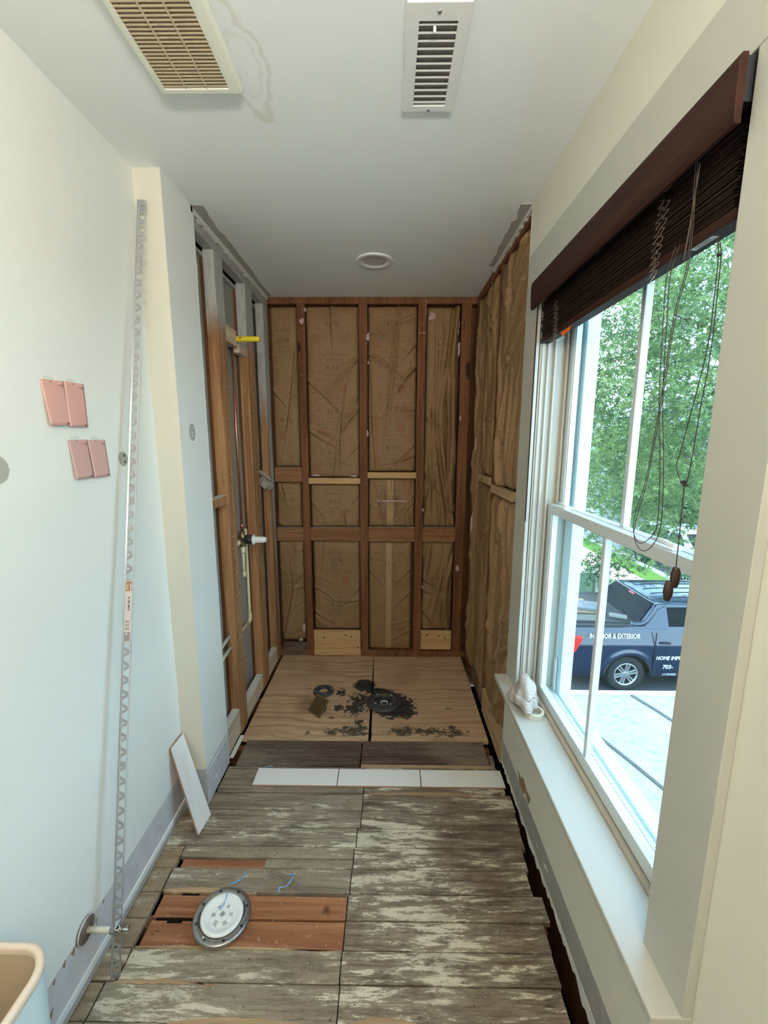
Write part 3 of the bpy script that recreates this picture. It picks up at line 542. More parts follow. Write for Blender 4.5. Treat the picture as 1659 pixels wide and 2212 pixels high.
for (y0, y1, za, zb) in ((2.066, 2.136, 0.35, 1.95), (2.475, 2.555, 0.6, 1.9)):
    km = MB(); z = za
    while z < zb:
        if kr.random() < .72:
            a = y0 + kr.uniform(0, .02); b = y1 - kr.uniform(0, .03); t_ = kr.uniform(.0012, .003); km.add([(XS + .0022, a, z), (XS + .0022, b, z + .010), (XS + .0022, b, z + .010 + t_), (XS + .0022, a, z + t_), (XS - .001, a, z), (XS - .001, b, z + .010), (XS - .001, b, z + .010 + t_), (XS - .001, a, z + t_)], [(0, 1, 2, 3), (0, 4, 5, 1), (3, 2, 6, 7), (1, 5, 6, 2), (0, 3, 7, 4)])
            if kr.random() < .4: c = kr.uniform(a, b); km.add([(XS + .0022, c, z - .012), (XS + .0022, c + .003, z - .012), (XS + .0022, c + .004, z + .006), (XS + .0022, c + .001, z + .006)], [(0, 1, 2, 3)])
        z += kr.uniform(.022, .036)
    tag(km.build('plaster_keys', plain('plaster_key_%d' % int(y0 * 100), (0.50, 0.36, 0.24), .9, var=.25, sc=120), al), kind='stuff')
for y0, y1 in ((2.052, 2.14), (2.462, 2.57)): B(-0.862, -0.842, y0, y1, 0.0, 2.40).build('stud_back_strip', STUDX, al)  # darker strip filling the depth behind each stud
B(-0.862, -0.846, 2.70, 2.735, 0.0, 2.36).build('lath_strip', PINEY, al, bevel=0.001)
def nog(y0, y1, z0, z1, mat, name='base_block', x0=-0.835, x1=XS - 0.003, top=None):
    o = rough(x0, x1, y0, y1, z0, z1, mat, name, al, 5, n=4, amp=0.001)
    if top: B(x0 + 0.001, x1 - 0.001, y0 + 0.002, y1 - 0.002, z1, z1 + 0.0015).build('white_edge', GYP, o)
    return o
nog(YD + 0.004, 2.036, 0.01, 0.150, PINEY, top=1); nog(2.146, 2.448, 0.004, 0.108, PINEY, top=1); nog(2.580, 2.884, 0.004, 0.112, PINEY, top=1)
nog(YD - 0.02, 2.038, 1.262, 1.305, STUDL, 'side_block', top=1)
nog(2.150, 2.295, 2.050, 2.128, PINEY, 'mounting_block'); nog(2.33, 2.450, 2.030, 2.105, PINEY, 'mounting_block')
sl = MB()
for (y0, z0) in ((2.18, 1.84), (2.19, 1.10), (2.64, 0.80), (2.66, 0.78), (1.90, 1.08)): sl.prism([(y0, z0), (y0 + 0.06, z0 + 0.015), (y0 + 0.055, z0 + 0.022), (y0 + 0.005, z0 + 0.010)], 'x', -0.862, -0.858)
tag(sl.build('putty_streaks', GYP, al), kind='stuff')
rail = MB()      # edge board strip against the floor at the left
B(-0.792, -0.772, 1.86, 2.02, 0.0, 0.006).build('grout_ridge', GYP, al)

ab = struct('wall_alcove_back')
YF = 2.882
B(-0.90, 0.70, YF + 0.09, YF + 0.10, 0.0, H).build('sheathing', STUDX, ab)
B(-0.80, 0.60, YF, YF + 0.088, 2.438, H).build('top_plate', STUDB, ab, bevel=0.002)
B(-0.80, 0.60, YF, YF + 0.088, 0.0, 0.045).build('bottom_plate', STUDB, ab, bevel=0.002)
def studb(x0, x1, seed):
    r = random.Random(seed); m = MB(); n = 16; rings = []
    for i in range(n + 1):
        z = 0.045 + 2.393 * i / n; e = lambda: r.uniform(-.0018, .0018)
        rings += [(x0 + e(), YF + 0.088, z), (x0 + e(), YF + e(), z), (x1 + e(), YF + e(), z), (x1 + e(), YF + 0.088, z)]
    fs = [(0, 1, 2, 3), (4 * n, 4 * n + 3, 4 * n + 2, 4 * n + 1)]
    for i in range(n):
        for k in range(4): fs.append((i * 4 + k, i * 4 + (k + 1) % 4, i * 4 + 4 + (k + 1) % 4, i * 4 + 4 + k))
    m.add(rings, fs).build('stud', STUDB, ab, bevel=0.002)
for i, (a, b) in enumerate(((-0.598, -0.550), (-0.199, -0.144), (0.184, 0.238), (0.466, 0.530))): studb(a, b, i)
def hblock(x0, x1, z0, z1, mat, y0=YF + 0.004, y1=YF + 0.05, dusty=True, name='fire_block', par=None):
    o = B(x0 + .001, x1 - .001, y0, y1, z0, z1).build(name, mat, par or ab, bevel=0.002)
    if dusty: B(x0 + 0.004, x1 - 0.004, y0 + 0.001, y1 - 0.002, z1, z1 + 0.002).build('dust_layer', plain('block_dust', (0.40, 0.32, 0.30), 0.95, var=0.25, sc=150), o)
    return o
hblock(-0.787, -0.598, 1.288, 1.388, BLOCKH); hblock(-0.787, -0.598, 0.872, 0.962, BLOCKH); hblock(-0.550, -0.199, 0.872, 0.968, BLOCKH)
hblock(-0.144, 0.184, 0.868, 0.972, BLOCKH); hblock(0.238, 0.466, 0.868, 0.972, BLOCKH)
hblock(-0.552, -0.196, 1.277, 1.318, PINE, YF - 0.004, YF + 0.02, False, 'nailer_strip'); hblock(-0.146, 0.188, 1.317, 1.358, PINE, YF - 0.004, YF + 0.02, False, 'nailer_strip')
b1 = hblock(-0.546, -0.201, 0.006, 0.200, PINE, YF - 0.002, YF + 0.022, False, 'base_board'); b2 = hblock(0.238, 0.462, 0.058, 0.204, PINE, YF - 0.002, YF + 0.022, False, 'base_board')
for (x, z) in ((-0.47, 0.145), (-0.31, 0.165), (-0.27, 0.155), (-0.22, 0.07)): MB().lathe([(0.0, 0.001), (0.005, 0.001), (0.0055, 0)], (x, YF - 0.002, z), (0, -1, 0), 10).build('screw_hole', DARK, b1)
for (x, z) in ((0.285, 0.172), (0.37, 0.162), (0.415, 0.148)): MB().lathe([(0.0, 0.001), (0.005, 0.001), (0.0055, 0)], (x, YF - 0.002, z), (0, -1, 0), 10).build('screw_hole', DARK, b2)
for k in range(3): B(-0.77, -0.60, YF - 0.002 + 0.003 * k, YF + 0.02, 0.004 + 0.034 * k, 0.034 + 0.034 * k).build('base_lath', plankmat('dirty_lath_%d' % k, (0.08, 0.05, 0.035), (0.17, 0.12, 0.09), True, 0.66), ab, bevel=0.002)
MB().tube([(0.236, YF - 0.004, 2.462), (0.236, YF - 0.006, 2.40), (0.233, YF - 0.006, 2.37)], 0.0012, 5).build('hanging_string', GYP, ab)
MB().tube([(0.19, YF - 0.003, 2.262), (0.238, YF - 0.003, 2.262)], 0.0013, 5).build('hanging_string', GYP, ab)

ar = struct('wall_alcove_right')
XRS = XR + 0.0125
B(XRS + 0.09, XRS + 0.10, YE, YB, 0.0, H).build('sheathing', STUDX, ar)
B(XRS, XRS + 0.088, YE + 0.005, YB, 2.438, H).build('top_plate', STUDB, ar, bevel=0.002); B(XRS, XRS + 0.088, YE + 0.005, YB, 0.0, 0.04).build('bottom_plate', STUDB, ar, bevel=0.002)
for y0, y1 in ((YE + 0.004, 1.842), (2.272, 2.312), (2.50, 2.51), (2.80, 2.878)): rough(XRS, XRS + 0.088, y0, y1, 0.04, 2.438, STUDB, 'stud', ar, 7)
jr = random.Random(9); P = []; Q = []
for i in range(31):
    y = YE + 0.01 + 0.62 * i / 30; P.append((y, H - 0.0005)); Q.append((y, 2.462 + jr.uniform(-.004, .004)))
MB().prism(P + Q[::-1], 'x', XR, XRS).build('drywall_remnant', GYP, ar)
PINER = wood('right_nailer_pine', (0.44, 0.29, 0.15), (0.58, 0.41, 0.23), 'y')
B(XRS - 0.012, XRS + 0.012, 2.318, 2.62, 1.330, 1.372).build('nailer_strip', PINER, ar, bevel=0.001)
B(XRS - 0.014, XRS + 0.012, 1.872, 2.268, 1.302, 1.344).build('nailer_strip', PINER, ar, bevel=0.001)
B(XRS - 0.010, XRS + 0.02, YE + 0.04, 2.262, 0.0, 0.145).build('base_board', PINER, ar, bevel=0.002)
B(XRS - 0.002, XRS + 0.02, 2.32, 2.60, 0.0, 0.10).build('base_board', plankmat('dirty_base', (0.08, 0.05, 0.035), (0.2, 0.14, 0.1), True, 0.62), ar, bevel=0.002)

# ---------------------------------------------------------------- insulation batts
def batt(label, O, U, N, wd, ht, seed, depth=0.014, bulge=0.012, nf=7, vert=0.3, amp=0.004, prints=(), redsq=(), strip=None, fs_=1.0, fw=1.0, lines=(), group='insulation batts in the back wall', tuck=0.03):
    O, U, N = Vector(O), Vector(U), Vector(N); V = Vector((0, 0, 1)); r = random.Random(seed)
    folds = []
    for k in range(nf):
        if r.random() < vert: folds.append(('v', r.uniform(0.1, .9) * wd, r.uniform(-.25, .25), r.uniform(-.5, .5), r.uniform(0, ht), r.uniform(.12, .5) * ht, r.uniform(.5, 1.2)))
        else:
            side = r.choice((0, 1)); folds.append(('h', r.uniform(0.05, .98) * ht, r.uniform(.1, 1.3) * (-1 if side == 0 else 1), r.uniform(-1.5, 1.5), side, r.uniform(.3, .9) * wd, r.uniform(.4, 1.1)))
    def hgt(a, b):     # a, b metres
        ea = min(a, wd - a); eb = min(b, ht - b)
        h = -depth + bulge * min(1, ea / 0.05) ** 0.6 * min(1, eb / 0.05) ** 0.5 - tuck * math.exp(-ea / 0.006) - tuck * 0.5 * math.exp(-eb / 0.008)
        h += amp * noise.noise(Vector((a * 9 + seed, b * 7, 1.3))) + amp * 0.55 * noise.noise(Vector((a * 26, b * 20 + seed, 4.1))) + amp * 0.28 * noise.noise(Vector((a * 70, b * 55 + seed, 7.7)))
        for f in folds:
            if f[0] == 'v':
                c = f[1] + f[2] * (b - f[4]) + f[3] * (b - f[4]) ** 2 * .4; fade = math.exp(-((b - f[4]) / f[5]) ** 2); d = a - c
            else:
                t = a if f[4] == 0 else wd - a; sgn = -1; yy = f[1] - abs(f[2]) * t + f[3] * t * t; fade = max(0, 1 - t / f[5]) ** .7; d = (b - yy) / math.sqrt(1 + f[2] ** 2)
            d /= fw
            if abs(d) < 0.05: h += fs_ * f[6] * fade * (0.013 * math.exp(-(d / 0.012) ** 2) - 0.014 * math.exp(-((d + 0.014) / 0.006) ** 2))
        return h
    def P(a, b, e=0.0): return O + U * a + V * b + N * (hgt(a, b) + e)
    nu = max(10, int(wd / 0.0065)); nv = max(12, int(ht / 0.0075)); m = MB().grid(lambda u, v: P(u * wd, v * ht), nu, nv)
    n0 = (nu + 1) * (nv + 1); ring = [i for i in range(nu + 1)] + [(j + 1) * (nu + 1) + nu for j in range(nv)] + [nv * (nu + 1) + nu - 1 - i for i in range(nu)] + [(nv - 1 - j) * (nu + 1) for j in range(nv - 1)]
    back = [Vector(m.v[i]) - N * 0.03 for i in ring]; m.v += [tuple(b) for b in back]; L = len(ring)
    m.f += [(ring[i], n0 + i, n0 + (i + 1) % L, ring[(i + 1) % L]) for i in range(L)]; m.f.append(tuple(n0 + i for i in range(L)))
    o = m.build('insulation_batt', KRAFT, None, smooth=True, fix=True); tag(o, label, 'insulation', group)
    if prints or lines:
        pm = MB()
        for (s_, a, b, sz, flip) in prints:
            pts, fs = text(s_, sz, None, 'raw', (0, 0, 0), (1, 0, 0), (0, 1, 0), bold=0.0)
            q = [P(min(max(a + (-p.x if flip else p.x), .004), wd - .004), min(max(b + (-p.y if flip else p.y), .004), ht - .004), 0.0012) for p in pts]; pm.add(q, fs)
        for (a0, a1, b) in lines:
            n = 24; pm.add([P(a0 + (a1 - a0) * i / n, b + dd, 0.0010) for dd in (0, 0.0012) for i in range(n + 1)], [(i, i + 1, n + 2 + i, n + 1 + i) for i in range(n)])
        tag(pm.build('printed_text', INK, o, fix=False), kind='stuff')
    if redsq:
        pm = MB()
        for (a, b, sw, sh) in redsq: pm.grid(lambda u, v: P(a + sw * u, b + sh * v, 0.0008), 8, 8)
        tag(pm.build('printed_mark', REDINK, o, fix=False), kind='stuff')
    if strip:
        a0, a1 = strip; MB().grid(lambda u, v: P(a0 + (a1 - a0) * u, 0.006 + (ht - .012) * v, 0.0015), 6, nv).build('paper_strip', TAPEK, o, fix=False, smooth=True)
    return o
def pr(wd, ht, seed, n):
    r = random.Random(seed); L = []; ln = []; q = []
    for k in range(n):
        b = ht * (k + .6) / n; fl_ = (k % 2 == 1)
        if b > ht - 0.06: continue
        L.append(('R-13', wd / 2, b, 0.042, fl_))
        L.append(('R-13 INSULATION', wd / 2, b + 0.055, 0.013, fl_)); L.append(('FACE THIS SIDE IN', wd / 2, b - 0.045, 0.010, fl_))
        ln += [(wd * .2, wd * .8, b + 0.085), (wd * .15, wd * .85, b - 0.07), (wd * .15, wd * .85, b - 0.085)]
        q.append((wd * r.choice((.10, .2, .6, .7)), b - 0.135 + r.uniform(-.05, .05), min(0.055, wd * .2), 0.055))
    L = [a for a in L if 0.03 < a[2] < ht - 0.03]; ln = [a for a in ln if 0.02 < a[2] < ht - 0.02]; q = [a for a in q if 0.02 < a[1] < ht - 0.07]
    return dict(prints=L, lines=ln, redsq=q)
UB, NB = (1, 0, 0), (0, -1, 0)
def bb(label, x0, x1, z0, z1, seed, n, **k):
    d = pr(x1 - x0, z1 - z0, seed, n); d.update(k); return batt(label, (x0, YF, z0), UB, NB, x1 - x0, z1 - z0, seed, **d)
bb('brown paper insulation batt, tall flat one in the leftmost upper bay', -0.786, -0.606, 1.392, 2.432, 1, 2, nf=3, amp=.002, depth=.022)
bb('small brown insulation piece between the two blocks of the leftmost bay', -0.786, -0.610, 0.968, 1.284, 2, 1, nf=3, depth=.024)
bb('brown insulation batt torn at the foot of the leftmost bay', -0.786, -0.602, 0.112, 0.868, 3, 1, nf=9, depth=.022, amp=.007)
bb('tall brown insulation batt with a long diagonal crease, upper second bay from the left', -0.548, -0.201, 1.322, 2.430, 14, 4, nf=14, vert=.12, fs_=1.2, fw=1.1)
bb('small square brown insulation piece under the left light strip', -0.546, -0.203, 0.972, 1.272, 5, 1, nf=4, amp=.006)
bb('brown insulation batt above the wide light base board, second bay', -0.540, -0.203, 0.204, 0.868, 6, 2, nf=8, amp=.005)
bb('tall brown insulation batt printed with figures, upper middle bay', -0.142, 0.182, 1.362, 2.430, 17, 4, nf=14, vert=.12, fs_=1.2, fw=1.1)
bb('small crumpled insulation piece with a pink torn seam, middle bay', -0.142, 0.182, 0.976, 1.312, 8, 1, nf=9, amp=.008, strip=(0.13, 0.175))
bb('brown insulation batt with a tan centre strip, lower middle bay', -0.142, 0.168, 0.050, 0.864, 9, 2, nf=6, strip=(0.125, 0.165))
bb('tall insulation batt with deep vertical folds, upper right bay', 0.242, 0.462, 0.978, 2.425, 22, 2, nf=13, vert=.85, amp=.006, fs_=1.9, fw=1.7)
bb('wrinkled insulation batt above the small light board, lower right bay', 0.242, 0.462, 0.208, 0.864, 11, 1, nf=11, vert=.6, amp=.006, fs_=1.6, fw=1.5)
UR, NR = (0, 1, 0), (-1, 0, 0); GR = 'insulation batts in the right shower wall'
def rb(label, y0, y1, z0, z1, seed, n, **k):
    d = pr(y1 - y0, z1 - z0, seed, n); d.update(k); return batt(label, (XRS - 0.004, y0, z0), UR, NR, y1 - y0, z1 - z0, seed, group=GR, **d)
rb('wide crumpled insulation batt beside the window casing, upper part', 1.845, 2.270, 1.348, 2.425, 31, 3, nf=13, bulge=.016, amp=.008, vert=.35, fs_=1.5, fw=1.5)
rb('wide shiny creased insulation batt beside the window casing, lower part', 1.845, 2.268, 0.146, 1.298, 32, 2, nf=15, bulge=.016, amp=.008, vert=.4, fs_=1.5, fw=1.5)
rb('narrow insulation batt near the back corner, upper part of right wall', 2.316, 2.62, 1.376, 2.425, 33, 2, nf=12, bulge=.014, amp=.008, vert=.4)
rb('narrow insulation batt near the back corner, lower part of right wall', 2.316, 2.63, 0.10, 1.326, 34, 2, nf=12, bulge=.014, amp=.008, vert=.5)
rb('dark rolled edge of insulation squeezed in the back right corner', 2.64, 2.79, 0.05, 2.425, 35, 0, nf=16, bulge=.010, amp=.012, vert=.9)
def tuft(c, s_, seed, sc=(1, 1, 1)):
    r = random.Random(seed)
    def f(u, v):
        a = u * 2 * PI; b = v * PI; d = Vector((math.sin(b) * math.cos(a), math.sin(b) * math.sin(a), math.cos(b))); k = s_ * (0.75 + 0.6 * noise.noise(d * 1.8 + Vector((seed, 0, 0))))
        return (c[0] + d.x * k * sc[0], c[1] + d.y * k * sc[1], c[2] + d.z * k * sc[2])
    return MB().grid(f, 12, 8)
tf = [((-0.565, YF - .012, 2.33), .022, (1, .5, 1)), ((-0.545, YF - .01, 2.40), .014, (1, .6, 1)), ((-0.140, YF - .012, 2.235), .020, (.9, .6, 1.5)), ((-0.137, YF - .010, 2.075), .010, (.7, .6, 1.6)), ((-0.145, YF - .008, 1.62), .015, (.7, .5, 1.8)), ((0.275, YF - .010, 2.36), .026, (1.2, .6, 1.3)), ((0.44, YF - .010, 2.30), .018, (.8, .6, 3.5)), ((0.452, YF - .012, 2.16), .014, (.8, .6, 3.5)), ((0.0, YF - .006, 1.16), .012, (12, .5, .9)), ((0.475, YF - .012, 1.72), .011, (.8, .6, 1.6)), ((0.238, YF - .012, 1.10), .010, (.8, .6, 1.4)), ((0.245, YF - .010, 0.54), .012, (1, .6, 1.2)), ((0.49, YF - .012, 0.68), .018, (1, .5, 1.6)), ((-0.50, YF - .006, 1.335), .014, (3, .6, .7)), ((-0.24, YF - .006, 1.33), .012, (2.5, .6, .8)), ((-0.615, YF - .005, 0.22), .020, (.8, .6, 2)), ((-0.64, YF - .005, 0.13), .016, (1.5, .6, 1)), ((0.555, 2.74, 1.02), .030, (.5, .8, 4)), ((0.555, 2.72, 1.55), .020, (.5, .8, 3)), ((0.02, YF - .004, 1.34), .010, (1.3, .4, 1))]
tm = MB()
for i, (c, s_, sc) in enumerate(tf):
    q = tuft(c, s_, i * 3.1, sc); tm.add(q.v, q.f)
tag(tm.build('fiberglass_tufts', PINK, smooth=True), 'pink fibreglass wisps poking out along the studs and block edges', 'insulation', kind='stuff')

# ---------------------------------------------------------------- plumbing in the left shower wall
XP = -0.820
sp = tag(empty('shower_valve', (XP, 2.29, 1.03)), 'brass and black shower valve body with a clear plastic guard, in the left stud bay', 'valve')
MB().lathe([(0, 0), (0.017, 0), (0.019, 0.004), (0.019, 0.060), (0.015, 0.066), (0.015, 0.085), (0.0, 0.086)], (XP, 2.29, 0.985), n=20).build('body', BRASS, sp, smooth=True)
MB().lathe([(0, 0), (0.014, 0), (0.014, 0.050), (0.0, 0.051)], (XP, 2.27, 1.028), (0, -1, -0.15), n=16).build('side_port', BRASS, sp, smooth=True)
MB().lathe([(0, 0), (0.012, 0), (0.015, 0.002), (0.015, 0.018), (0.0, 0.019)], (XP, 2.222, 1.021), (0, -1, -0.1), n=16).build('port_cap', CPVC, sp, smooth=True)
MB().lathe([(0, 0), (0.024, 0), (0.026, 0.003), (0.026, 0.040), (0.022, 0.044), (0, 0.044)], (XP + 0.012, 2.295, 1.022), (1, 0, 0), n=24).build('collar', BPLA, sp, smooth=True)
MB().lathe([(0, 0), (0.030, 0), (0.030, 0.008), (0.020, 0.012), (0.018, 0.062), (0.014, 0.075), (0.0, 0.075)], (XP + 0.056, 2.298, 1.020), (1, 0, 0), n=8).build('plastic_guard', WPLA, sp, bevel=0.002)
cp = tag(empty('copper_riser', (XP, 2.29, 1.07)), 'thin copper pipe rising from the valve to the brass elbow', 'pipe')
MB().tube([(XP, 2.29, 1.071), (XP - 0.002, 2.292, 1.6), (XP + 0.002, 2.288, 2.060)], 0.0068, 12).build('pipe', COPPER, cp, smooth=True)
MB().lathe([(0.0, 0), (0.010, 0), (0.010, 0.022), (0.007, 0.024)], (XP, 2.29, 1.088), n=14).build('coupling', COPPER, cp, smooth=True)
MB().lathe([(0.0, 0), (0.011, 0), (0.011, 0.028), (0.0, 0.028)], (XP + 0.002, 2.288, 2.052), n=14).lathe([(0.0, 0), (0.012, 0), (0.012, 0.035), (0, 0.035)], (XP - 0.010, 2.288, 2.088), (1, 0, 0), n=14).build('elbow', BRASS, cp, smooth=True)
ys = MB().lathe([(0, 0), (0.0125, 0), (0.0135, 0.003), (0.0135, 0.118), (0.0125, 0.121), (0, 0.121)], (XP + 0.026, 2.288, 2.089), (1, 0.0, 0), n=20).build('yellow_stub', YEL, smooth=True)
tag(ys, 'bright yellow pipe stub jutting out of the elbow at head height', 'pipe')
MB().prism([(0, 0), (0.012, 0.002), (0.006, 0.010)], 'y', 2.272, 2.2735).build('smudge', PRINTD, ys).location = (XP + 0.045, 0, 2.088)
c1 = tag(empty('capped_pipe', (XP, 2.29, 0.8)), 'short cream plastic pipe with a cap hanging below the valve', 'pipe')
MB().tube([(XP, 2.288, 0.985), (XP, 2.286, 0.825)], 0.0085, 14).build('pipe', CPVC, c1, smooth=True)
MB().lathe([(0, 0), (0.0125, 0.001), (0.0125, 0.030), (0, 0.031)], (XP, 2.286, 0.806), n=16).build('cap', CPVC, c1, smooth=True); MB().lathe([(0, 0), (0.013, 0), (0.014, 0.034), (0, 0.035)], (XP, 2.288, 0.945), n=16).build('adapter', CPVC, c1, smooth=True)
c2 = tag(empty('supply_pipe', (-0.850, 2.43, 0.5)), 'long cream plastic supply pipe running down the bay and turning towards the first stud', 'pipe')
MB().tube([(-0.850, 2.430, 1.055), (-0.850, 2.430, 0.5), (-0.850, 2.430, 0.492)], 0.009, 14).build('pipe', CPVC, c2, smooth=True)
MB().tube([(-0.850, 2.424, 0.484), (-0.850, 2.145, 0.478)], 0.009, 14).build('pipe', CPVC, c2, smooth=True)
MB().tube(curve([(-0.850, 2.430, 0.522), (-0.850, 2.430, 0.495), (-0.850, 2.418, 0.483), (-0.850, 2.392, 0.482)], 3), 0.0125, 14).build('elbow', CPVC, c2, smooth=True)
for k, zz in enumerate((0.555, 0.490)):
    c3 = MB().tube([(-0.822, YD - 0.02, zz), (-0.825, 2.036, zz + 0.012)], 0.010, 14).build('branch_pipe', plain('pale_pipe_%d' % k, (0.76, 0.72, 0.60), 0.4), smooth=True)
    tag(c3, ('upper' if k == 0 else 'lower') + ' of two short cream pipes running behind the drywall edge to the first stud', 'pipe', 'pair of cream branch pipes')
# crumpled rag tucked beside the second stud
def ragf(u, v):
    a = u * 0.075; b = v; y = 2.60 + 0.03 * (u - .5) + 0.012 * math.sin(6 * u + 3 * v); z = 1.375 - 0.085 * v - 0.030 * u + 0.006 * math.sin(9 * u + 2 * v)
    x = -0.80 + 0.062 * u + 0.012 * math.sin(7 * v + 4 * u) + 0.008 * noise.noise(Vector((u * 4, v * 4, 2))); return (x, y, z)
rg = MB().grid(ragf, 22, 18).build('folded_rag', RAG, fix=False, smooth=True, solid=0.004)
MB().tube(curve([(-0.800, 2.595, 1.385), (-0.775, 2.59, 1.368), (-0.748, 2.592, 1.345), (-0.735, 2.595, 1.328)], 4), [0.004] + [0.0105] * 11 + [0.006], 10).build('rolled_finger', RAG, rg, smooth=True)
tag(rg, 'dusty beige folded glove of cloth caught between the studs of the left wall', 'cloth')
# ================================================================= FLOOR THINGS
def tile_at(name, P, label, group, th=0.009):
    """P = four top corners (near-left, near-right, far-right, far-left)"""
    P = [Vector(p) for p in P]; n = (P[1] - P[0]).cross(P[3] - P[0]).normalized()
    t = empty(name, P[0]); bpy.context.view_layer.update()
    MB().hexa([p - n * th for p in P] + [p - n * 0.0022 for p in P]).build('clay_body', TILEB, t, bevel=0.0008)
    c = sum(P, Vector()) / 4; q = [p + (c - p).normalized() * 0.0006 for p in P]
    MB().hexa([p - n * 0.0022 for p in q] + q).build('glaze', TILE, t, bevel=0.0008)
    return tag(t, label, 'tile', group)
zt = 0.0115
for (x0, x1, lab) in ((-0.622, -0.234, 'white tile laid flat, leftmost of the row across the floor'), (-0.231, 0.154, 'white tile laid flat, middle one of the row across the floor'), (0.157, 0.541, 'white tile laid flat, rightmost of the row, touching the window wall')):
    tile_at('wall_tile', [(x0, 1.688, zt), (x1, 1.688, zt), (x1, 1.786, zt), (x0, 1.786, zt)], lab, 'white tiles in a row on the floor')
tile_at('wall_tile', [(-0.758, 1.440, 0.004), (-0.748, 1.535, 0.004), (-0.860, 1.578, 0.356), (-0.862, 1.482, 0.360)], 'white tile standing on its end, leaning on the left wall corner', None)
# grout wisps by the tile row
tag(MB().tube(curve([(-0.60, 1.795, 0.004), (-0.585, 1.80, 0.008), (-0.56, 1.81, 0.003)]), [0.002] * 12 + [0.001], 6).build('plastic_strand', BLUES, smooth=True), 'tiny pale blue strand poking out behind the leftmost floor tile', 'strand')
# closet flange with its cap
def flange():
    t = tag(empty('closet_flange', (-0.546, 1.141, 0.01)), 'round steel toilet flange with white plastic test cap on the red boards', 'flange')
    t.rotation_euler = (math.radians(-3), math.radians(3), math.radians(-35)); bpy.context.view_layer.update(); I = t.matrix_basis.copy()
    def put(mb, name, mat, **k):
        mb.v = [tuple(I @ Vector(v)) for v in mb.v]; return mb.build(name, mat, t, **k)
    ring = put(MB().lathe([(0.068, 0.010), (0.072, 0.013), (0.086, 0.013), (0.0905, 0.010), (0.091, 0.003), (0.089, 0.0), (0.080, 0.006), (0.068, 0.006), (0.068, 0.010)], n=56), 'metal_ring', STEEL, smooth=True)
    for k in range(8):
        a = 2 * PI * k / 8 + .25; put(MB().lathe([(0.0, 0.0142), (0.0035, 0.0142), (0.0048, 0.0138), (0.0048, 0.012)], (0.0785 * math.cos(a), 0.0785 * math.sin(a), 0), n=12), 'bolt_hole', BPLA)
    for a0 in (0.6, 3.7):
        m = MB()
        for k in range(9):
            a = a0 + k * 0.09
            for rr in (0.0705, 0.0735): m.v.append((rr * math.cos(a), rr * math.sin(a), 0.0137))
        m.f = [(2 * k, 2 * k + 1, 2 * k + 3, 2 * k + 2) for k in range(8)]; put(m, 'slot', BPLA)
    cap = put(MB().lathe([(0.067, 0.012), (0.067, 0.016), (0.064, 0.019), (0.058, 0.019), (0.052, 0.017), (0.048, 0.014), (0.040, 0.011), (0.026, 0.010), (0.0, 0.010)], n=56), 'test_cap', WPLA, smooth=True)
    m = MB().lathe([(0.0225, 0.010), (0.0225, 0.016), (0.021, 0.0175), (0.0, 0.0175)], n=40)
    for k in range(6):
        a = 2 * PI * k / 6 + .2; c = Vector((math.cos(a), math.sin(a), 0)); s_ = Vector((-math.sin(a), math.cos(a), 0)); m.lathe([(0.010, 0.010), (0.010, 0.0155), (0.0, 0.0165)], c * 0.031, n=16)
    put(m, 'hub', WPLA, bevel=0.0006)
    for k in range(6):
        a = 2 * PI * (k + .5) / 6 + .2; mm = MB()
        for i in range(7):
            b = a - .2 + .4 * i / 6
            for rr in (0.024, 0.034): mm.v.append((rr * math.cos(b), rr * math.sin(b), 0.0118))
        mm.f = [(2 * i, 2 * i + 1, 2 * i + 3, 2 * i + 2) for i in range(6)]; put(mm, 'recess', GPLA)
    st = put(B(-0.006, 0.010, -0.009, 0.009, 0.0176, 0.0179), 'sticker', plain('sticker_grey', (0.55, 0.56, 0.55), 0.5))
    for k in range(4): put(B(-0.003 + 0.003 * k, -0.0018 + 0.003 * k, -0.006, 0.006, 0.0179, 0.0182), 'sticker_bar', BPLA)
    put(MB().lathe([(0, 0.021), (0.004, 0.019), (0.0055, 0.013)], (0.078 * math.cos(4.9), 0.078 * math.sin(4.9), 0), n=12), 'rivet', CHROME, smooth=True)
flange()
for i, (P, lab) in enumerate((([(-0.547, 1.20, 0.040), (-0.549, 1.17, 0.030), (-0.556, 1.15, 0.030)], 'bright blue plastic strand lying on the white flange cap'),
                  ([(-0.552, 1.235, 0.026), (-0.525, 1.262, 0.014), (-0.515, 1.285, 0.008), (-0.523, 1.292, 0.010)], 'bright blue plastic strand just beyond the steel flange rim'),
                  ([(-0.375, 1.225, 0.004), (-0.381, 1.237, 0.012), (-0.36, 1.247, 0.006), (-0.345, 1.268, 0.009), (-0.343, 1.285, 0.012), (-0.355, 1.283, 0.006)], 'curled blue plastic strand on the grey board right of the flange'))):
    c = curve(P, 5); tag(MB().tube(c, [0.0007 + 0.0018 * abs(math.sin(3.0 * k / len(c) * PI)) for k in range(len(c))], 6).build('plastic_strand', BLUES, smooth=True), lab, 'strand')
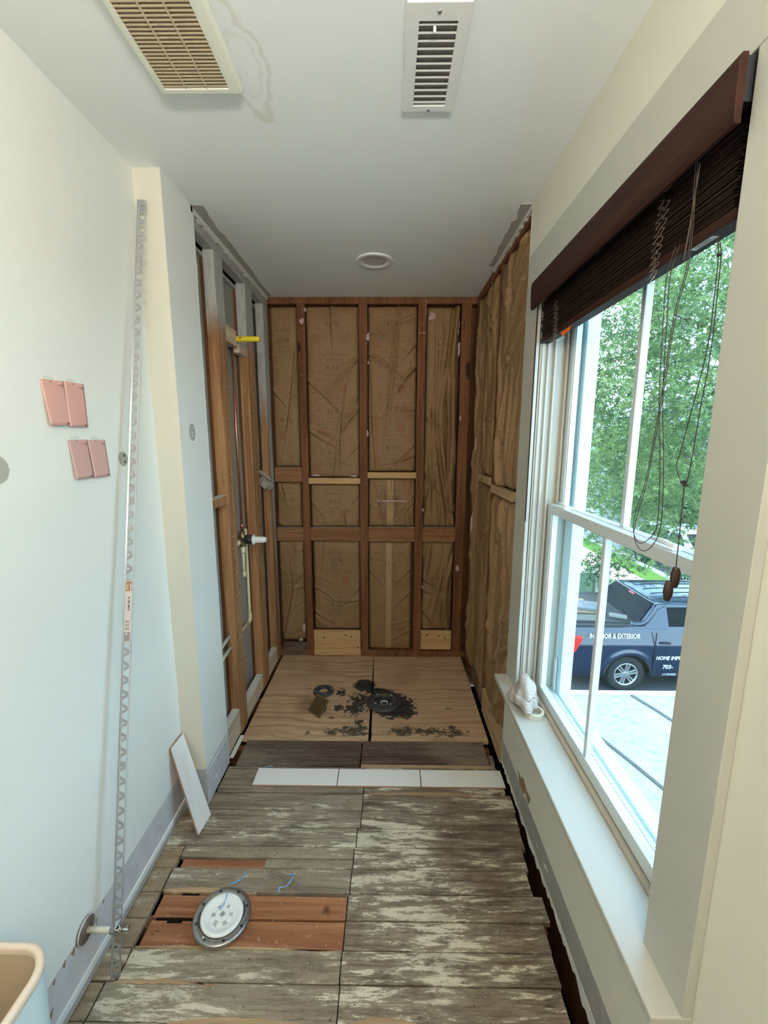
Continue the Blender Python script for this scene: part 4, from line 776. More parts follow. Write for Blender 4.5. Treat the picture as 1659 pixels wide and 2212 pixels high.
# shower drain, loose clamping ring, bronze strainer
dr = tag(empty('shower_drain', (-0.025, 2.318, 0.003)), 'black round shower drain body set in the plywood, ringed with tar', 'drain')
MB().lathe([(0.050, -0.010), (0.047, 0.016), (0.052, 0.023), (0.066, 0.0235), (0.074, 0.021), (0.098, 0.018), (0.104, 0.013), (0.104, 0.004), (0.098, 0.0), (0.050, -0.010)], (-0.025, 2.318, 0.004), n=56).build('rim', DRAINM, dr, smooth=True)
MB().lathe([(0.048, 0.0), (0.046, -0.022), (0.030, -0.024), (0.028, -0.06), (0.0, -0.06)], (-0.025, 2.318, 0.018), n=40).build('throat', BPLA, dr, smooth=True)
MB().lathe([(0.020, 0.0), (0.024, 0.0), (0.024, 0.022), (0.020, 0.022), (0.020, 0.0)], (-0.022, 2.310, -0.010), n=24).build('pipe_insert', GPLA, dr, smooth=True)
for k in range(4):
    a = .7 + k * PI / 2; MB().lathe([(0, 0.005), (0.004, 0.0045), (0.005, 0)], (-0.025 + 0.062 * math.cos(a), 2.318 + 0.062 * math.sin(a), 0.027), n=10).build('bolt', GPLA, dr, smooth=True)
MB().lathe([(0.078, 0.0), (0.080, 0.002), (0.082, 0.0)], (-0.025, 2.318, 0.0246), n=48).build('groove_ring', BPLA, dr, smooth=True)
cr_ = tag(empty('clamping_ring', (-0.406, 2.428, 0.003)), 'loose blue-black drain clamping ring lying behind the bronze strainer', 'ring')
MB().lathe([(0.034, 0.004), (0.034, 0.016), (0.038, 0.019), (0.044, 0.0165), (0.060, 0.014), (0.066, 0.010), (0.066, 0.004), (0.034, 0.004)], (-0.406, 2.428, 0.0), n=44).build('rim', BLKR, cr_, smooth=True)
MB().lathe([(0.034, 0.004), (0.034, 0.016), (0.031, 0.016), (0.031, 0.004)], (-0.406, 2.428, 0.0), n=44).build('collar', BPLA, cr_, smooth=True)
for a in (0.3, 1.9, 3.5, 5.1): MB().lathe([(0, 0.0010), (0.0045, 0.0010), (0.0045, 0)], (-0.406 + 0.052 * math.cos(a), 2.428 + 0.052 * math.sin(a), 0.0148), n=10).build('bolt_hole', GPLA, cr_)
st = tag(empty('drain_strainer', (-0.42, 2.21, 0.003)), 'square bronze drain strainer tilted on its barrel beside the loose ring', 'strainer')
A0 = Vector((-0.474, 2.235, 0.004)); ax_ = Vector((0.088, -0.074, 0)).normalized(); up_ = (Vector((-0.442, 2.302, 0.072)) - A0); up_ = (up_ - ax_ * up_.dot(ax_)).normalized(); nn_ = ax_.cross(up_).normalized()
if nn_.z < 0: nn_ = -nn_
S = 0.108; hs = S / 2; C0 = A0 + ax_ * hs + up_ * hs
def bar(a, b, ha, hb, hn=0.0022, off=0.0): return MB().obox(C0 + ax_ * a + up_ * b + nn_ * off, ax_ * ha, up_ * hb, nn_ * hn)
fm = MB()
for (a, b, ha, hb) in ((0, hs - .004, hs, .004), (0, -hs + .004, hs, .004), (hs - .004, 0, .004, hs), (-hs + .004, 0, .004, hs)): q = bar(a, b, ha, hb); fm.add(q.v, q.f)
fm.build('frame', BRONZE, st, bevel=0.0008)
for k in range(1, 10):
    bar(-hs + S * k / 10, 0, .0014, hs - .006, .0018).build('grate_bar', BRONZE, st); bar(0, -hs + S * k / 10, hs - .006, .0016, .0018).build('grate_bar', BRONZE, st)
q = bar(0, 0, hs - .006, hs - .006, .0005, -.004); q.build('dark_backing', BPLA, st)
for (a, b) in ((.0, -.030), (.0, .030)): MB().lathe([(0, .003), (.005, .002), (.0055, 0)], C0 + ax_ * (b) + up_ * 0 + nn_ * .002, nn_, 12).build('screw', BRASS, st, smooth=True)
MB().lathe([(0.034, 0), (0.034, -0.036), (0.031, -0.038), (0.0, -0.038)], C0 - nn_ * .004, nn_, 32).build('barrel', BLKR, st, smooth=True)

# toilet stop valve at the left wall
sv = tag(empty('stop_valve', (XL, 0.985, 0.17)), 'chrome angle stop valve on a paint-splashed stub with oval handle, low on left wall', 'valve')
MB().lathe([(0.0, 0.006), (0.016, 0.008), (0.034, 0.004), (0.036, 0.0), (0.034, 0.0), (0.0, 0.003)], (XL + 0.003, 0.985, 0.175), (1, 0, 0), 36).build('escutcheon', plain('rusty_chrome', (0.34, 0.28, 0.24), 0.35, metal=0.7, var=0.35, sc=40), sv, smooth=True)
MB().lathe([(0.0345, 0.0), (0.037, 0.003), (0.0355, 0.006), (0.0335, 0.0035)], (XL + 0.003, 0.985, 0.175), (1, 0, 0), 36).build('escutcheon_lip', plain('painted_lip', (0.62, 0.60, 0.55), 0.4), sv, smooth=True)
MB().tube([(XL + 0.005, 0.985, 0.175), (XL + 0.082, 0.985, 0.176)], 0.0078, 18).build('stub_pipe', plain('paint_splashed_pipe', (0.70, 0.66, 0.55), 0.4, var=0.12, sc=60), sv, smooth=True)
MB().lathe([(0, 0), (0.0105, 0), (0.0105, 0.012), (0.009, 0.013), (0, 0.013)], (XL + 0.076, 0.985, 0.176), (1, 0, 0), 6).build('compression_nut', STEEL, sv, bevel=0.001)
MB().lathe([(0, 0), (0.0095, 0), (0.0105, 0.004), (0.0105, 0.018), (0.008, 0.021), (0, 0.021)], (XL + 0.088, 0.985, 0.176), (1, 0, 0), 20).build('valve_body', STEEL, sv, smooth=True)
MB().lathe([(0.0035, 0.012), (0.0045, 0.020), (0.007, 0.020), (0.007, 0.0), (0.0045, 0.0)], (XL + 0.099, 0.985, 0.176), (0.15, -0.35, 0.9), 18).build('outlet', CHROME, sv, smooth=True)
MB().tube([(XL + 0.108, 0.985, 0.177), (XL + 0.122, 0.986, 0.178)], 0.004, 10).build('stem', CHROME, sv, smooth=True)
MB().lathe([(0, -0.003), (0.008, -0.0035), (0.012, -0.002), (0.0135, 0), (0.012, 0.003), (0.006, 0.005), (0, 0.0055)], (XL + 0.125, 0.986, 0.179), (1, 0.15, -0.25), 30, sx=0.75, sy=1.35).build('oval_handle', CHROME, sv, smooth=True)
MB().lathe([(0.0035, 0.0), (0.0035, 0.0012), (0, 0.0012)], (XL + 0.099, 0.985, 0.176) + 0 * Vector() if False else Vector((XL + 0.099, 0.985, 0.176)) + Vector((0.15, -0.35, 0.9)).normalized() * 0.019, (0.15, -0.35, 0.9), 12).build('outlet_bore', BPLA, sv)

# leaning perforated edge profile
ep = tag(empty('edge_profile', (-0.80, 0.968, 0.0)), 'long perforated aluminium tile edge strip leaning upright along the left wall', 'edge strip')
E0 = Vector((-0.812, 0.985, 0.002)); E1 = Vector((-0.850, 1.566, 2.372)); ev = (E1 - E0); EL = ev.length; ev.normalize()
eu = Vector((1, 0.10, 0)); eu = (eu - ev * eu.dot(ev)).normalized(); en = ev.cross(eu)
def eb(t0, t1, a0, a1, h0, h1):
    P = []
    for h in (h0, h1):
        for (t, a) in ((t0, a0), (t0, a1), (t1, a1), (t1, a0)): P.append(E0 + ev * t + eu * a + en * h)
    return MB().hexa(P)
eb(0, EL, -0.0035, -0.0012, -0.004, 0.007).build('visible_leg', ALU, ep, bevel=0.0004); eb(0, EL, -0.0012, 0.0030, -0.0008, 0.0004).build('inner_rail', ALU, ep); eb(0, EL, 0.0195, 0.0235, -0.0008, 0.0004).build('outer_rail', ALU, ep)
EW = 0.0173; pitch = 0.0215; nr = int(EL / pitch); web = MB(); k = 0; FLG = plain('brushed_flange', (0.40, 0.40, 0.41), .45, metal=.35, var=.04)
for i in range(nr):
    t = i * pitch + 0.004; s_ = 0.010 if i % 2 else -0.010; wd_ = 0.0064
    if i % 19 == 9: q = eb(t - 0.006, t + 0.008, 0.0022, 0.0195, -0.0008, 0.0004)
    else:
        P = []
        for h in (-0.0008, 0.0004):
            for (tt, a) in ((t + 0 * s_, 0.0022), (t + wd_ * 1.5, 0.0022), (t + wd_ * 1.5 + s_ * .9, 0.0195), (t + s_ * .9, 0.0195)): P.append(E0 + ev * tt + eu * a + en * h)
        q = MB().hexa(P)
    web.add(q.v, q.f)
for (a, b) in ((0, 0.006), (EL - 0.02, EL)): q = eb(a, b, 0.0022, 0.0195, -0.0008, 0.0004); web.add(q.v, q.f)
tag(web.build('perforated_web', FLG, ep), kind='stuff')
zc = 1.20
def onst(t, a, h=0.0008): return E0 + ev * t + eu * a + en * h
t1_ = 0.975; lbm = []
# the printed sticker faces the room (towards the camera side, -en or +en)
sgn = 1 if en.y < 0 else -1
def lab(t0, t1, a0, a1, mat, h, name):
    hh = (0.0005 * 1, 0.0005 + h) if sgn > 0 else (-0.0009 - h, -0.0009)
    return eb(t0, t1, a0, a1, hh[0], hh[1]).build(name, mat, ep)
lab(t1_, t1_ + 0.190, 0.0018, 0.0215, plain('sticker_paper', (0.66, 0.60, 0.56), 0.5), 0.0003, 'sticker')
PB = plain('sticker_brown', (0.34, 0.20, 0.12), 0.5); PG = plain('sticker_grey_print', (0.30, 0.26, 0.25), 0.5)
lab(t1_ + 0.157, t1_ + 0.188, 0.0025, 0.0205, PB, 0.0005, 'sticker_print'); lab(t1_ + 0.161, t1_ + 0.178, 0.0045, 0.009, plain('sticker_tan', (0.6, 0.42, 0.3), .5), 0.0007, 'sticker_print'); lab(t1_ + 0.159, t1_ + 0.180, 0.0155, 0.0185, plain('sticker_pale', (0.7, 0.64, 0.6), .5), 0.0007, 'sticker_print')
lab(t1_ + 0.002, t1_ + 0.030, 0.0025, 0.0185, PG, 0.0005, 'sticker_print'); lab(t1_ + 0.022, t1_ + 0.027, 0.006, 0.011, WPLA, 0.0007, 'sticker_print')
for k, (a, b) in enumerate(((0.037, 0.042), (0.045, 0.0475), (0.050, 0.054), (0.057, 0.0585), (0.061, 0.0655))): lab(t1_ + a, t1_ + b, 0.004, 0.0165, PG, 0.0005, 'barcode_bar')
text('A 80 M/S', 0.0085, BPLA, ep, onst(t1_ + 0.118, 0.0125, 0.0010 if sgn > 0 else -0.0014), -ev, eu, bold=0.0002, sx=1.35); text('2.5 m', 0.003, PG, ep, onst(t1_ + 0.085, 0.0085, 0.0010 if sgn > 0 else -0.0014), -ev, eu)

# bin in the near left corner
bn = tag(empty('waste_bin', (-0.77, 0.53, 0.0)), 'bisque rounded bin standing against the left wall, near corner', 'bin')
def rrect(hx, hy, r, n=8):
    P = []
    for (cx, cy, a0) in ((hx - r, hy - r, 0), (-hx + r, hy - r, PI / 2), (-hx + r, -hy + r, PI), (hx - r, -hy + r, 1.5 * PI)):
        for k in range(n + 1): a = a0 + PI / 2 * k / n; P.append((cx + r * math.cos(a), cy + r * math.sin(a)))
    return P
def shell(levels, c):
    m = MB(); n = None
    for (hx, hy, r, z) in levels:
        P = rrect(hx, hy, r); n = len(P); m.v += [(c[0] + x, c[1] + y, z) for x, y in P]
    for i in range(len(levels) - 1):
        for k in range(n): m.f.append((i * n + k, i * n + (k + 1) % n, (i + 1) * n + (k + 1) % n, (i + 1) * n + k))
    return m, n
bc = (-0.755, 0.495)
m, n = shell([(0.098, 0.150, 0.05, 0.002), (0.106, 0.157, 0.055, 0.30), (0.115, 0.166, 0.06, 0.585)], bc); m.f.append(tuple(range(n))); m.build('body', LTBLUE, bn, smooth=True)
m, n = shell([(0.115, 0.166, 0.060, 0.583), (0.1175, 0.1685, 0.062, 0.590), (0.117, 0.168, 0.062, 0.600), (0.112, 0.163, 0.058, 0.604), (0.106, 0.157, 0.054, 0.603), (0.104, 0.155, 0.052, 0.597), (0.104, 0.155, 0.052, 0.585)], bc); m.build('rim', BISQ, bn, smooth=True)
m, n = shell([(0.104, 0.155, 0.052, 0.588), (0.096, 0.147, 0.05, 0.3), (0.090, 0.142, 0.045, 0.02)], bc); m.f.append(tuple(range(2 * n, 3 * n))); m.build('inner_lining', BISQI, bn, smooth=True)

# ================================================================= WALL AND CEILING THINGS
def card(y0, y1, z0, z1, mat, label, tilt, seed, skew=0.0, dz=0.0):
    t = tag(empty('paint_card', (XL, (y0 + y1) / 2, z1)), label, 'card', 'pink paint sample cards taped to the left wall')
    def f(u, v):
        y = y0 + (y1 - y0) * u + skew * (1 - v); z = z0 + (z1 - z0) * v + dz * u; lift = 0.0012 + (1 - v) * tilt * (1 - 0.5 * u) + 0.0015 * math.sin(PI * u) * (1 - v) * .7
        return (XL + lift, y, z)
    MB().grid(f, 10, 12).build('card_sheet', mat, t, fix=False, solid=0.0006, smooth=True)
    def patch(u0, u1, v0, v1, name, m_): MB().grid(lambda u, v: tuple(Vector(f(u0 + (u1 - u0) * u, v0 + (v1 - v0) * v)) + Vector((0.0008, 0, 0))), 3, 2).build(name, m_, t, fix=False)
    patch(0.70, 0.95, 0.895, 0.905, 'printed_line', PRINTD); patch(0.80, 0.95, 0.865, 0.872, 'printed_line', PRINTD); patch(0.36, 0.46, 0.955, 0.968, 'printed_line', PRINTD); patch(0.80, 0.91, 0.035, 0.062, 'printed_mark', PRINTD)
    B(XL + 0.0003, XL + 0.0007, y0 + 0.012, y0 + 0.045, z1 - 0.004 + dz * .3, z1 + 0.010).build('tape_piece', CLEART, t)
    return t
card(1.079, 1.157, 1.606, 1.722, PCARD, 'pale pink paint card, upper pair, left one', 0.010, 1, 0.004, 0.004)
card(1.158, 1.232, 1.606, 1.727, PCARD, 'pale pink paint card, upper pair, right one', 0.006, 2, -0.004, 0.001)
card(1.147, 1.222, 1.462, 1.571, PCARD2, 'dusty pink paint card, lower pair, left one', 0.010, 3, 0.004, 0.001)
card(1.224, 1.298, 1.460, 1.571, PCARD2, 'dusty pink paint card, lower pair, right one', 0.006, 4, 0.004, 0.001)
GP = plain('grey_bare_patch', (0.42, 0.42, 0.37), 0.8, var=0.05)
def disc_x(x, y, z, ry, rz, mat, name, parent, t=0.0008, n=40, jit=0.0, seed=0):
    r = random.Random(seed); P = [(y + ry * math.cos(2 * PI * k / n) * (1 + r.uniform(-jit, jit)), z + rz * math.sin(2 * PI * k / n) * (1 + r.uniform(-jit, jit))) for k in range(n)]
    return MB().prism(P, 'x', x, x + t).build(name, mat, parent)
a = empty('wall_scar', (XL, 1.378, 1.509)); tag(a, 'small grey round scar with two black screw holes behind the leaning strip', 'wall patch')
disc_x(XL, 1.380, 1.510, 0.024, 0.024, GP, 'bare_patch', a); disc_x(XL + .0008, 1.386, 1.521, 0.0045, 0.0045, BPLA, 'screw_hole', a, .0004); disc_x(XL + .0008, 1.388, 1.500, 0.0045, 0.0045, BPLA, 'screw_hole', a, .0004)
a = empty('wall_scar', (XL, 0.93, 1.505)); tag(a, 'larger rough grey round scar at the left picture edge', 'wall patch'); disc_x(XL, 0.925, 1.505, 0.033, 0.033, GP, 'bare_patch', a, jit=.03, seed=2)
a = empty('wall_scar', (XB, 1.682, 1.60)); tag(a, 'oval grey scar with torn white centre on the wall return', 'wall patch')
disc_x(XB, 1.682, 1.602, 0.026, 0.034, GP, 'bare_patch', a)
for (dy, dz, s_) in ((.0, .014, .006), (-.003, 0.0, .007), (.003, -.012, .006), (.004, .004, .004)): disc_x(XB + .0008, 1.682 + dy, 1.602 + dz, s_, s_ * .7, GYP, 'torn_paint', a, .0006, 9, .3, int(dz * 1000))
disc_x(XB + .0012, 1.683, 1.607, .0022, .003, BPLA, 'screw_hole', a, .0005)

# exhaust fan grille
fg = tag(empty('exhaust_fan_grille', (-0.48, 1.12, H)), 'yellowed square exhaust fan grille with dusty brown slots on the ceiling', 'vent')
FX0, FX1, FY0, FY1, FZ = -0.600, -0.385, 0.96, 1.262, 2.458
SX0, SX1, SY0, SY1 = -0.578, -0.415, 0.995, 1.236
m = MB()
def ring4(x0, x1, y0, y1, z): return [(x0, y0, z), (x1, y0, z), (x1, y1, z), (x0, y1, z)]
m.v = ring4(FX0, FX1, FY0, FY1, H) + ring4(FX0 + .002, FX1 - .002, FY0 + .002, FY1 - .002, FZ + .006) + ring4(FX0 + .008, FX1 - .020, FY0 + .01, FY1 - .008, FZ) + ring4(SX0, SX1, SY0, SY1, FZ) + ring4(SX0, SX1, SY0, SY1, FZ + .012)
for L in range(4):
    for k in range(4): m.f.append((L * 4 + k, L * 4 + (k + 1) % 4, L * 4 + 4 + (k + 1) % 4, L * 4 + 4 + k))
m.build('cover', FANP, fg, bevel=0.003)
B(SX0, SX1, SY0, SY1, FZ + .010, FZ + .013).build('slot_backing', FAND, fg)
NSL = 24
for k in range(NSL): 
    y = SY0 + (SY1 - SY0) * (k + .5) / NSL; MB().hexa([(SX0, y - .0028, FZ + .001), (SX1, y - .0028, FZ + .001), (SX1, y + .0008, FZ + .001), (SX0, y + .0008, FZ + .001), (SX0, y - .0012, FZ + .008), (SX1, y - .0012, FZ + .008), (SX1, y + .0018, FZ + .008), (SX0, y + .0018, FZ + .008)]).build('slat', FANS, fg)
for t in (1 / 3, 2 / 3): x = SX0 + (SX1 - SX0) * t; B(x - .0018, x + .0018, SY0, SY1, FZ + .0005, FZ + .010).build('divider', FANS, fg)
# supply register
rgt = tag(empty('supply_register', (0.10, 1.19, H)), 'white rectangular air register with open louvres on the ceiling', 'vent')
X0, X1, Y0, Y1 = 0.031, 0.176, 1.034, 1.338; x0, x1, y0, y1 = 0.062, 0.147, 1.080, 1.314; zf = 2.470
m = MB(); m.v = ring4(X0, X1, Y0, Y1, H) + ring4(X0 + .004, X1 - .004, Y0 + .004, Y1 - .004, zf) + ring4(x0, x1, y0, y1, zf) + ring4(x0, x1, y0, y1, H + .03)
for L in range(3):
    for k in range(4): m.f.append((L * 4 + k, L * 4 + (k + 1) % 4, L * 4 + 4 + (k + 1) % 4, L * 4 + 4 + k))
m.build('face_plate', REG, rgt, bevel=0.0015)
B(x0 - .001, x1 + .001, y0 - .001, y1 + .001, 2.4785, 2.4792).build('duct_shadow', DUCT, rgt)
for k in range(12):
    y = y0 + (y1 - y0) * (k + .35) / 12; MB().hexa([(x0, y, zf), (x1, y, zf), (x1, y + .0018, zf), (x0, y + .0018, zf), (x0, y + .0045, 2.4782), (x1, y + .0045, 2.4782), (x1, y + .0060, 2.4782), (x0, y + .0060, 2.4782)]).build('louvre', REG, rgt)
MB().tube([(0.097, 1.092, zf + .004), (0.097, 1.098, zf - .006)], 0.0035, 8).build('lever', REG, rgt)
for y in (1.058, 1.328): MB().lathe([(0, -.002), (.004, -.0015), (.0045, 0)], (0.104, y, zf), n=14).build('screw', STEEL, rgt, smooth=True)
# recessed light
dl = tag(empty('recessed_light', (-0.078, 2.335, H)), 'white round recessed ceiling light, switched off, above the shower', 'light')
MB().lathe([(0.095, 0.0), (0.096, -0.004), (0.090, -0.008), (0.066, -0.006), (0.062, -0.002)], (-0.078, 2.335, H), n=56).build('trim_ring', REG, dl, smooth=True)
MB().lathe([(0.062, -0.002), (0.050, -0.0012), (0.034, -0.0006), (0.0, -0.0006)], (-0.078, 2.335, H), n=48).build('lens', plain('frosted_lens', (0.55, 0.54, 0.50), 0.35), dl, smooth=True)
# unseen uplight housing added behind the camera for the warm fill
tag(B(-0.38, 0.38, -1.395, -0.98, 1.86, 1.90).build('fill_lamp', plain('lamp_housing', (0.8, 0.8, 0.75), .4), bevel=.01), 'long white housing of the added fill light, unseen behind the viewer', 'lamp')
# ================================================================= OUTSIDE
ZG = -3.20
def groundmat(name, a, b, sc, bump=.3):
    q = NM(name); n1 = q.noise(q.coord(), sc, 5, .65); n2 = q.noise(q.coord(), sc * .06, 3); c = q.mix(q.step(n1, .3, .7), a, b); c = q.mix(q.math('MULTIPLY', n2, .35), c, [x * .75 for x in a]); q.bump(n1, bump, .01); return q.out(c, .9, spec=.2)
ASPH = groundmat('asphalt', (0.06, 0.065, 0.07), (0.10, 0.105, 0.11), 60); GRASS = groundmat('lawn_grass', (0.07, 0.15, 0.02), (0.15, 0.27, 0.05), 50, .8)
def brickpave():
    q = NM('tan_paving'); b = q.n('ShaderNodeTexBrick'); q.l(q.coord((1, 1, 1)), b.inputs['Vector']); b.inputs['Scale'].default_value = 5; b.inputs['Color1'].default_value = (.34, .27, .20, 1); b.inputs['Color2'].default_value = (.28, .22, .16, 1); b.inputs['Mortar'].default_value = (.34, .27, .2, 1); b.inputs['Mortar Size'].default_value = .02
    return q.out(b.outputs[0], .85)
def roofm():
    q = NM('pale_membrane'); n = q.noise(q.coord((14, 34, 14)), 1, 5, .7); n2 = q.noise(q.coord(), 2, 3); c = q.mix(q.step(n, .40, .72), (.28, .30, .295), (.18, .20, .195)); c = q.mix(q.math('MULTIPLY', q.step(n2, .5, .7), .3), c, (.32, .34, .33)); return q.out(c, .8)
tag(B(-2, 60, -8, 80, ZG - .2, ZG).build('ground', ASPH), kind='structure')
lw = tag(B(2.0, 7.75, 10.4, 30, ZG, ZG + .03).build('lawn', GRASS), 'bright green lawn beyond the pickup, around the utility boxes', 'lawn', kind='stuff')
lw2 = tag(B(8.95, 9.75, 4, 34, ZG, ZG + .035).build('verge', GRASS), 'narrow green grass verge between the path and the street', 'lawn', kind='stuff')
tag(B(7.75, 8.95, 4, 34, ZG, ZG + .02).build('path', brickpave()), 'tan paved footpath crossing behind the pickup', 'path', kind='structure')
tag(B(9.75, 9.90, 4, 34, ZG, ZG + .12).build('kerb', plain('kerb_concrete', (.5, .5, .47), .8)), 'pale concrete kerb along the street', 'kerb', kind='structure')
tag(B(9.9, 30, 4, 40, ZG, ZG + .01).build('street', groundmat('sunny_street', (.24, .24, .24), (.30, .30, .29), 40)), kind='structure')
# flat porch roof under the window
pr_ = struct('porch_roof'); B(0.735, 4.6, -2.0, 3.38, -0.85, -0.60).build('membrane', roofm(), pr_)
SEAM = plain('roof_seam', (.10, .115, .11), .8, var=.2, sc=30)
def seamline(P, w=.014):
    c = curve(P, 8); m = MB()
    m.tube(c, w, 6); o = m.build('seam', SEAM, pr_); return o
seamline([(1.35, 3.38, -.598), (1.50, 3.00, -.598), (1.60, 2.75, -.598), (1.74, 2.37, -.598), (1.95, 1.7, -.598), (2.3, .6, -.598)]); seamline([(2.10, 3.37, -.598), (2.17, 3.2, -.598), (2.23, 3.04, -.598), (2.4, 2.5, -.598), (2.7, 1.4, -.598)])
B(0.735, 4.6, 3.34, 3.40, -.62, -.585).build('edge_trim', plain('roof_edge_white', (.62, .64, .63), .5), pr_, bevel=.005)
# ---------------------------------------------------------------- pickup truck
tk = tag(empty('pickup_truck', (5.9, 8.4, ZG)), 'dark blue pickup truck with white lettering parked beyond the porch roof', 'truck')
def paint(name, col): return plain(name, col, .28, spec=.6, coat=.7, var=.04, sc=3)
NAVY = paint('navy_car_paint', (0.010, 0.022, 0.050)); CLAD = plain('black_cladding', (.02, .022, .025), .6); CGL = plain('car_glass', (.006, .009, .010), .25, spec=.08); TIRE = plain('tyre_rubber', (.022, .022, .023), .8)
ALLOY = plain('alloy_wheel', (.58, .59, .58), .32, metal=.75, var=.04)
WC = [(4.56, 0.36), (7.62, 0.36)]
def yside(h):
    T = [(0.28, 7.52), (0.45, 7.46), (0.75, 7.43), (0.98, 7.42), (1.06, 7.45), (1.22, 7.49), (1.33, 7.55)]
    for i in range(len(T) - 1):
        if h <= T[i + 1][0]: t = (h - T[i][0]) / (T[i + 1][0] - T[i][0]); return T[i][1] + (T[i + 1][1] - T[i][1]) * max(0, t)
    return T[-1][1]
def top_h(x): return 1.33 if x < 7.05 else 1.33 - (x - 7.05) * .14
def side(mir, name):
    nx, nz = 150, 30; m = MB(); x0, x1 = 3.36, 8.62; idx = {}
    for j in range(nz + 1):
        for i in range(nx + 1):
            x = x0 + (x1 - x0) * i / nx; h = 0.30 + (top_h(x) - .30) * j / nz; ee = 0.06 * max(0, 1 - (x - x0) / .25) ** 2 + .10 * max(0, 1 - (x1 - x) / .4) ** 2
            y = yside(h) + ee; 
            for cx, ch in WC:
                d = math.hypot(x - cx, h - ch); y -= .035 * math.exp(-((d - .47) / .05) ** 2) if h > .25 else 0
            m.v.append((x, y if not mir else 16.85 - y, ZG + h))
    for j in range(nz):
        for i in range(nx):
            x = x0 + (x1 - x0) * (i + .5) / nx; h = .30 + (top_h(x) - .30) * (j + .5) / nz
            if any(math.hypot(x - cx, h - ch) < .425 for cx, ch in WC): continue
            a = j * (nx + 1) + i; m.f.append((a, a + 1, a + nx + 2, a + nx + 1))
    return m.build(name, NAVY, tk, smooth=True, fix=False, solid=.02)
side(False, 'body_side'); side(True, 'body_side')
B(3.42, 4.90, 7.55, 9.30, ZG + .62, ZG + .70).build('bed_floor', CLAD, tk); B(3.36, 3.44, 7.52, 9.33, ZG + .45, ZG + 1.31).build('tailgate', NAVY, tk, bevel=.02)
B(3.26, 3.40, 7.50, 9.35, ZG + .38, ZG + .58).build('bumper', NAVY, tk, bevel=.03)
B(3.44, 4.9, 7.53, 7.64, ZG + .70, ZG + 1.335).build('bed_wall', CLAD, tk, bevel=.015); B(3.44, 4.9, 9.21, 9.32, ZG + .70, ZG + 1.335).build('bed_wall', CLAD, tk, bevel=.015)
B(4.86, 7.5, 7.58, 9.27, ZG + .35, ZG + 1.30).build('cabin_core', CLAD, tk); B(3.5, 8.5, 7.75, 9.1, ZG + .28, ZG + .62).build('underbody', CLAD, tk)
MB().prism([(7.3, 7.55), (8.60, 7.62), (8.60, 9.23), (7.3, 9.30)], 'z', ZG + .6, ZG + 1.17).build('bonnet', NAVY, tk, bevel=.04)
def quadplate(P, th, name, mat, bev=0): 
    P = [Vector(p) for p in P]; n = (P[1] - P[0]).cross(P[2] - P[0]).normalized(); return MB().hexa(P + [p + n * th for p in P]).build(name, mat, tk, bevel=bev)
z1, z2 = ZG + 1.30, ZG + 1.70
Lb = [(4.74, 7.53, z1), (7.75, 7.53, z1), (7.75, 9.32, z1), (4.74, 9.32, z1)]; Lt = [(5.14, 7.69, z2), (6.95, 7.69, z2), (6.95, 9.16, z2), (5.14, 9.16, z2)]
gh = MB(); gh.v = Lb + Lt; gh.f = [(0, 1, 5, 4), (1, 2, 6, 5), (2, 3, 7, 6), (3, 0, 4, 7), (4, 5, 6, 7), (3, 2, 1, 0)]; gh.build('cabin', NAVY, tk, bevel=.03)
rf = MB().grid(lambda u, v: (5.16 + 1.77 * u, 7.71 + 1.43 * v, z2 - .01 + .075 * (1 - (2 * v - 1) ** 4) * (1 - .7 * (2 * u - 1) ** 4)), 24, 20).build('roof', NAVY, tk, smooth=True, fix=False)
for v in (.15, .32, .5, .68, .85): MB().tube([(5.3 + 1.5 * t, 7.71 + 1.43 * v, z2 - .006 + .075 * (1 - (2 * v - 1) ** 4) * (1 - .7 * (2 * ((5.3 + 1.5 * t - 5.16) / 1.77) - 1) ** 4)) for t in [i / 10 for i in range(11)]], .007, 6).build('roof_rib', CLAD, tk)
def lerp(a, b, t): return tuple(x + (y - x) * t for x, y in zip(a, b))
def onside(u, v, e=.012):   # near cabin side: u along, v up
    p = lerp(lerp(Lb[0], Lb[1], u), lerp(Lt[0], Lt[1], u), v); return (p[0], p[1] - e, p[2] - e * .3)
for (u0, u1, ut0, ut1) in ((.175, .52, .10, .50), (.55, .93, .53, .93)):
    P = [onside(u0, .08), onside(u1, .08), onside(ut1, .88), onside(ut0, .88)]; MB().hexa([P[0], P[1], P[2], P[3]] + [(p[0], p[1] + .01, p[2]) for p in P]).build('side_window', CGL, tk, bevel=.004)
def onrear(u, v, e=.014): p = lerp(lerp(Lb[3], Lb[0], u), lerp(Lt[3], Lt[0], u), v); return (p[0] - e, p[1], p[2] + e * .5)
P = [onrear(.03, .0), onrear(.97, .0), onrear(.95, .96), onrear(.05, .96)]; MB().hexa(P + [(p[0] + .012, p[1], p[2] - .006) for p in P]).build('rear_window', CGL, tk, bevel=.004)
P = [onrear(.44, .86, .022), onrear(.56, .86, .022), onrear(.56, .93, .022), onrear(.44, .93, .022)]; MB().hexa(P + [(p[0] + .01, p[1], p[2]) for p in P]).build('brake_light', plain('dark_red_lens', (.4, .02, .04), .2), tk)
MB().tube(curve([(4.62, 7.60, ZG + 1.335), (4.82, 7.565, ZG + 1.36), (4.98, 7.60, ZG + 1.50), (5.14, 7.69, ZG + 1.69)], 5), [.012] + [.05] * 14 + [.03], 8).build('sail_pillar', NAVY, tk, smooth=True)
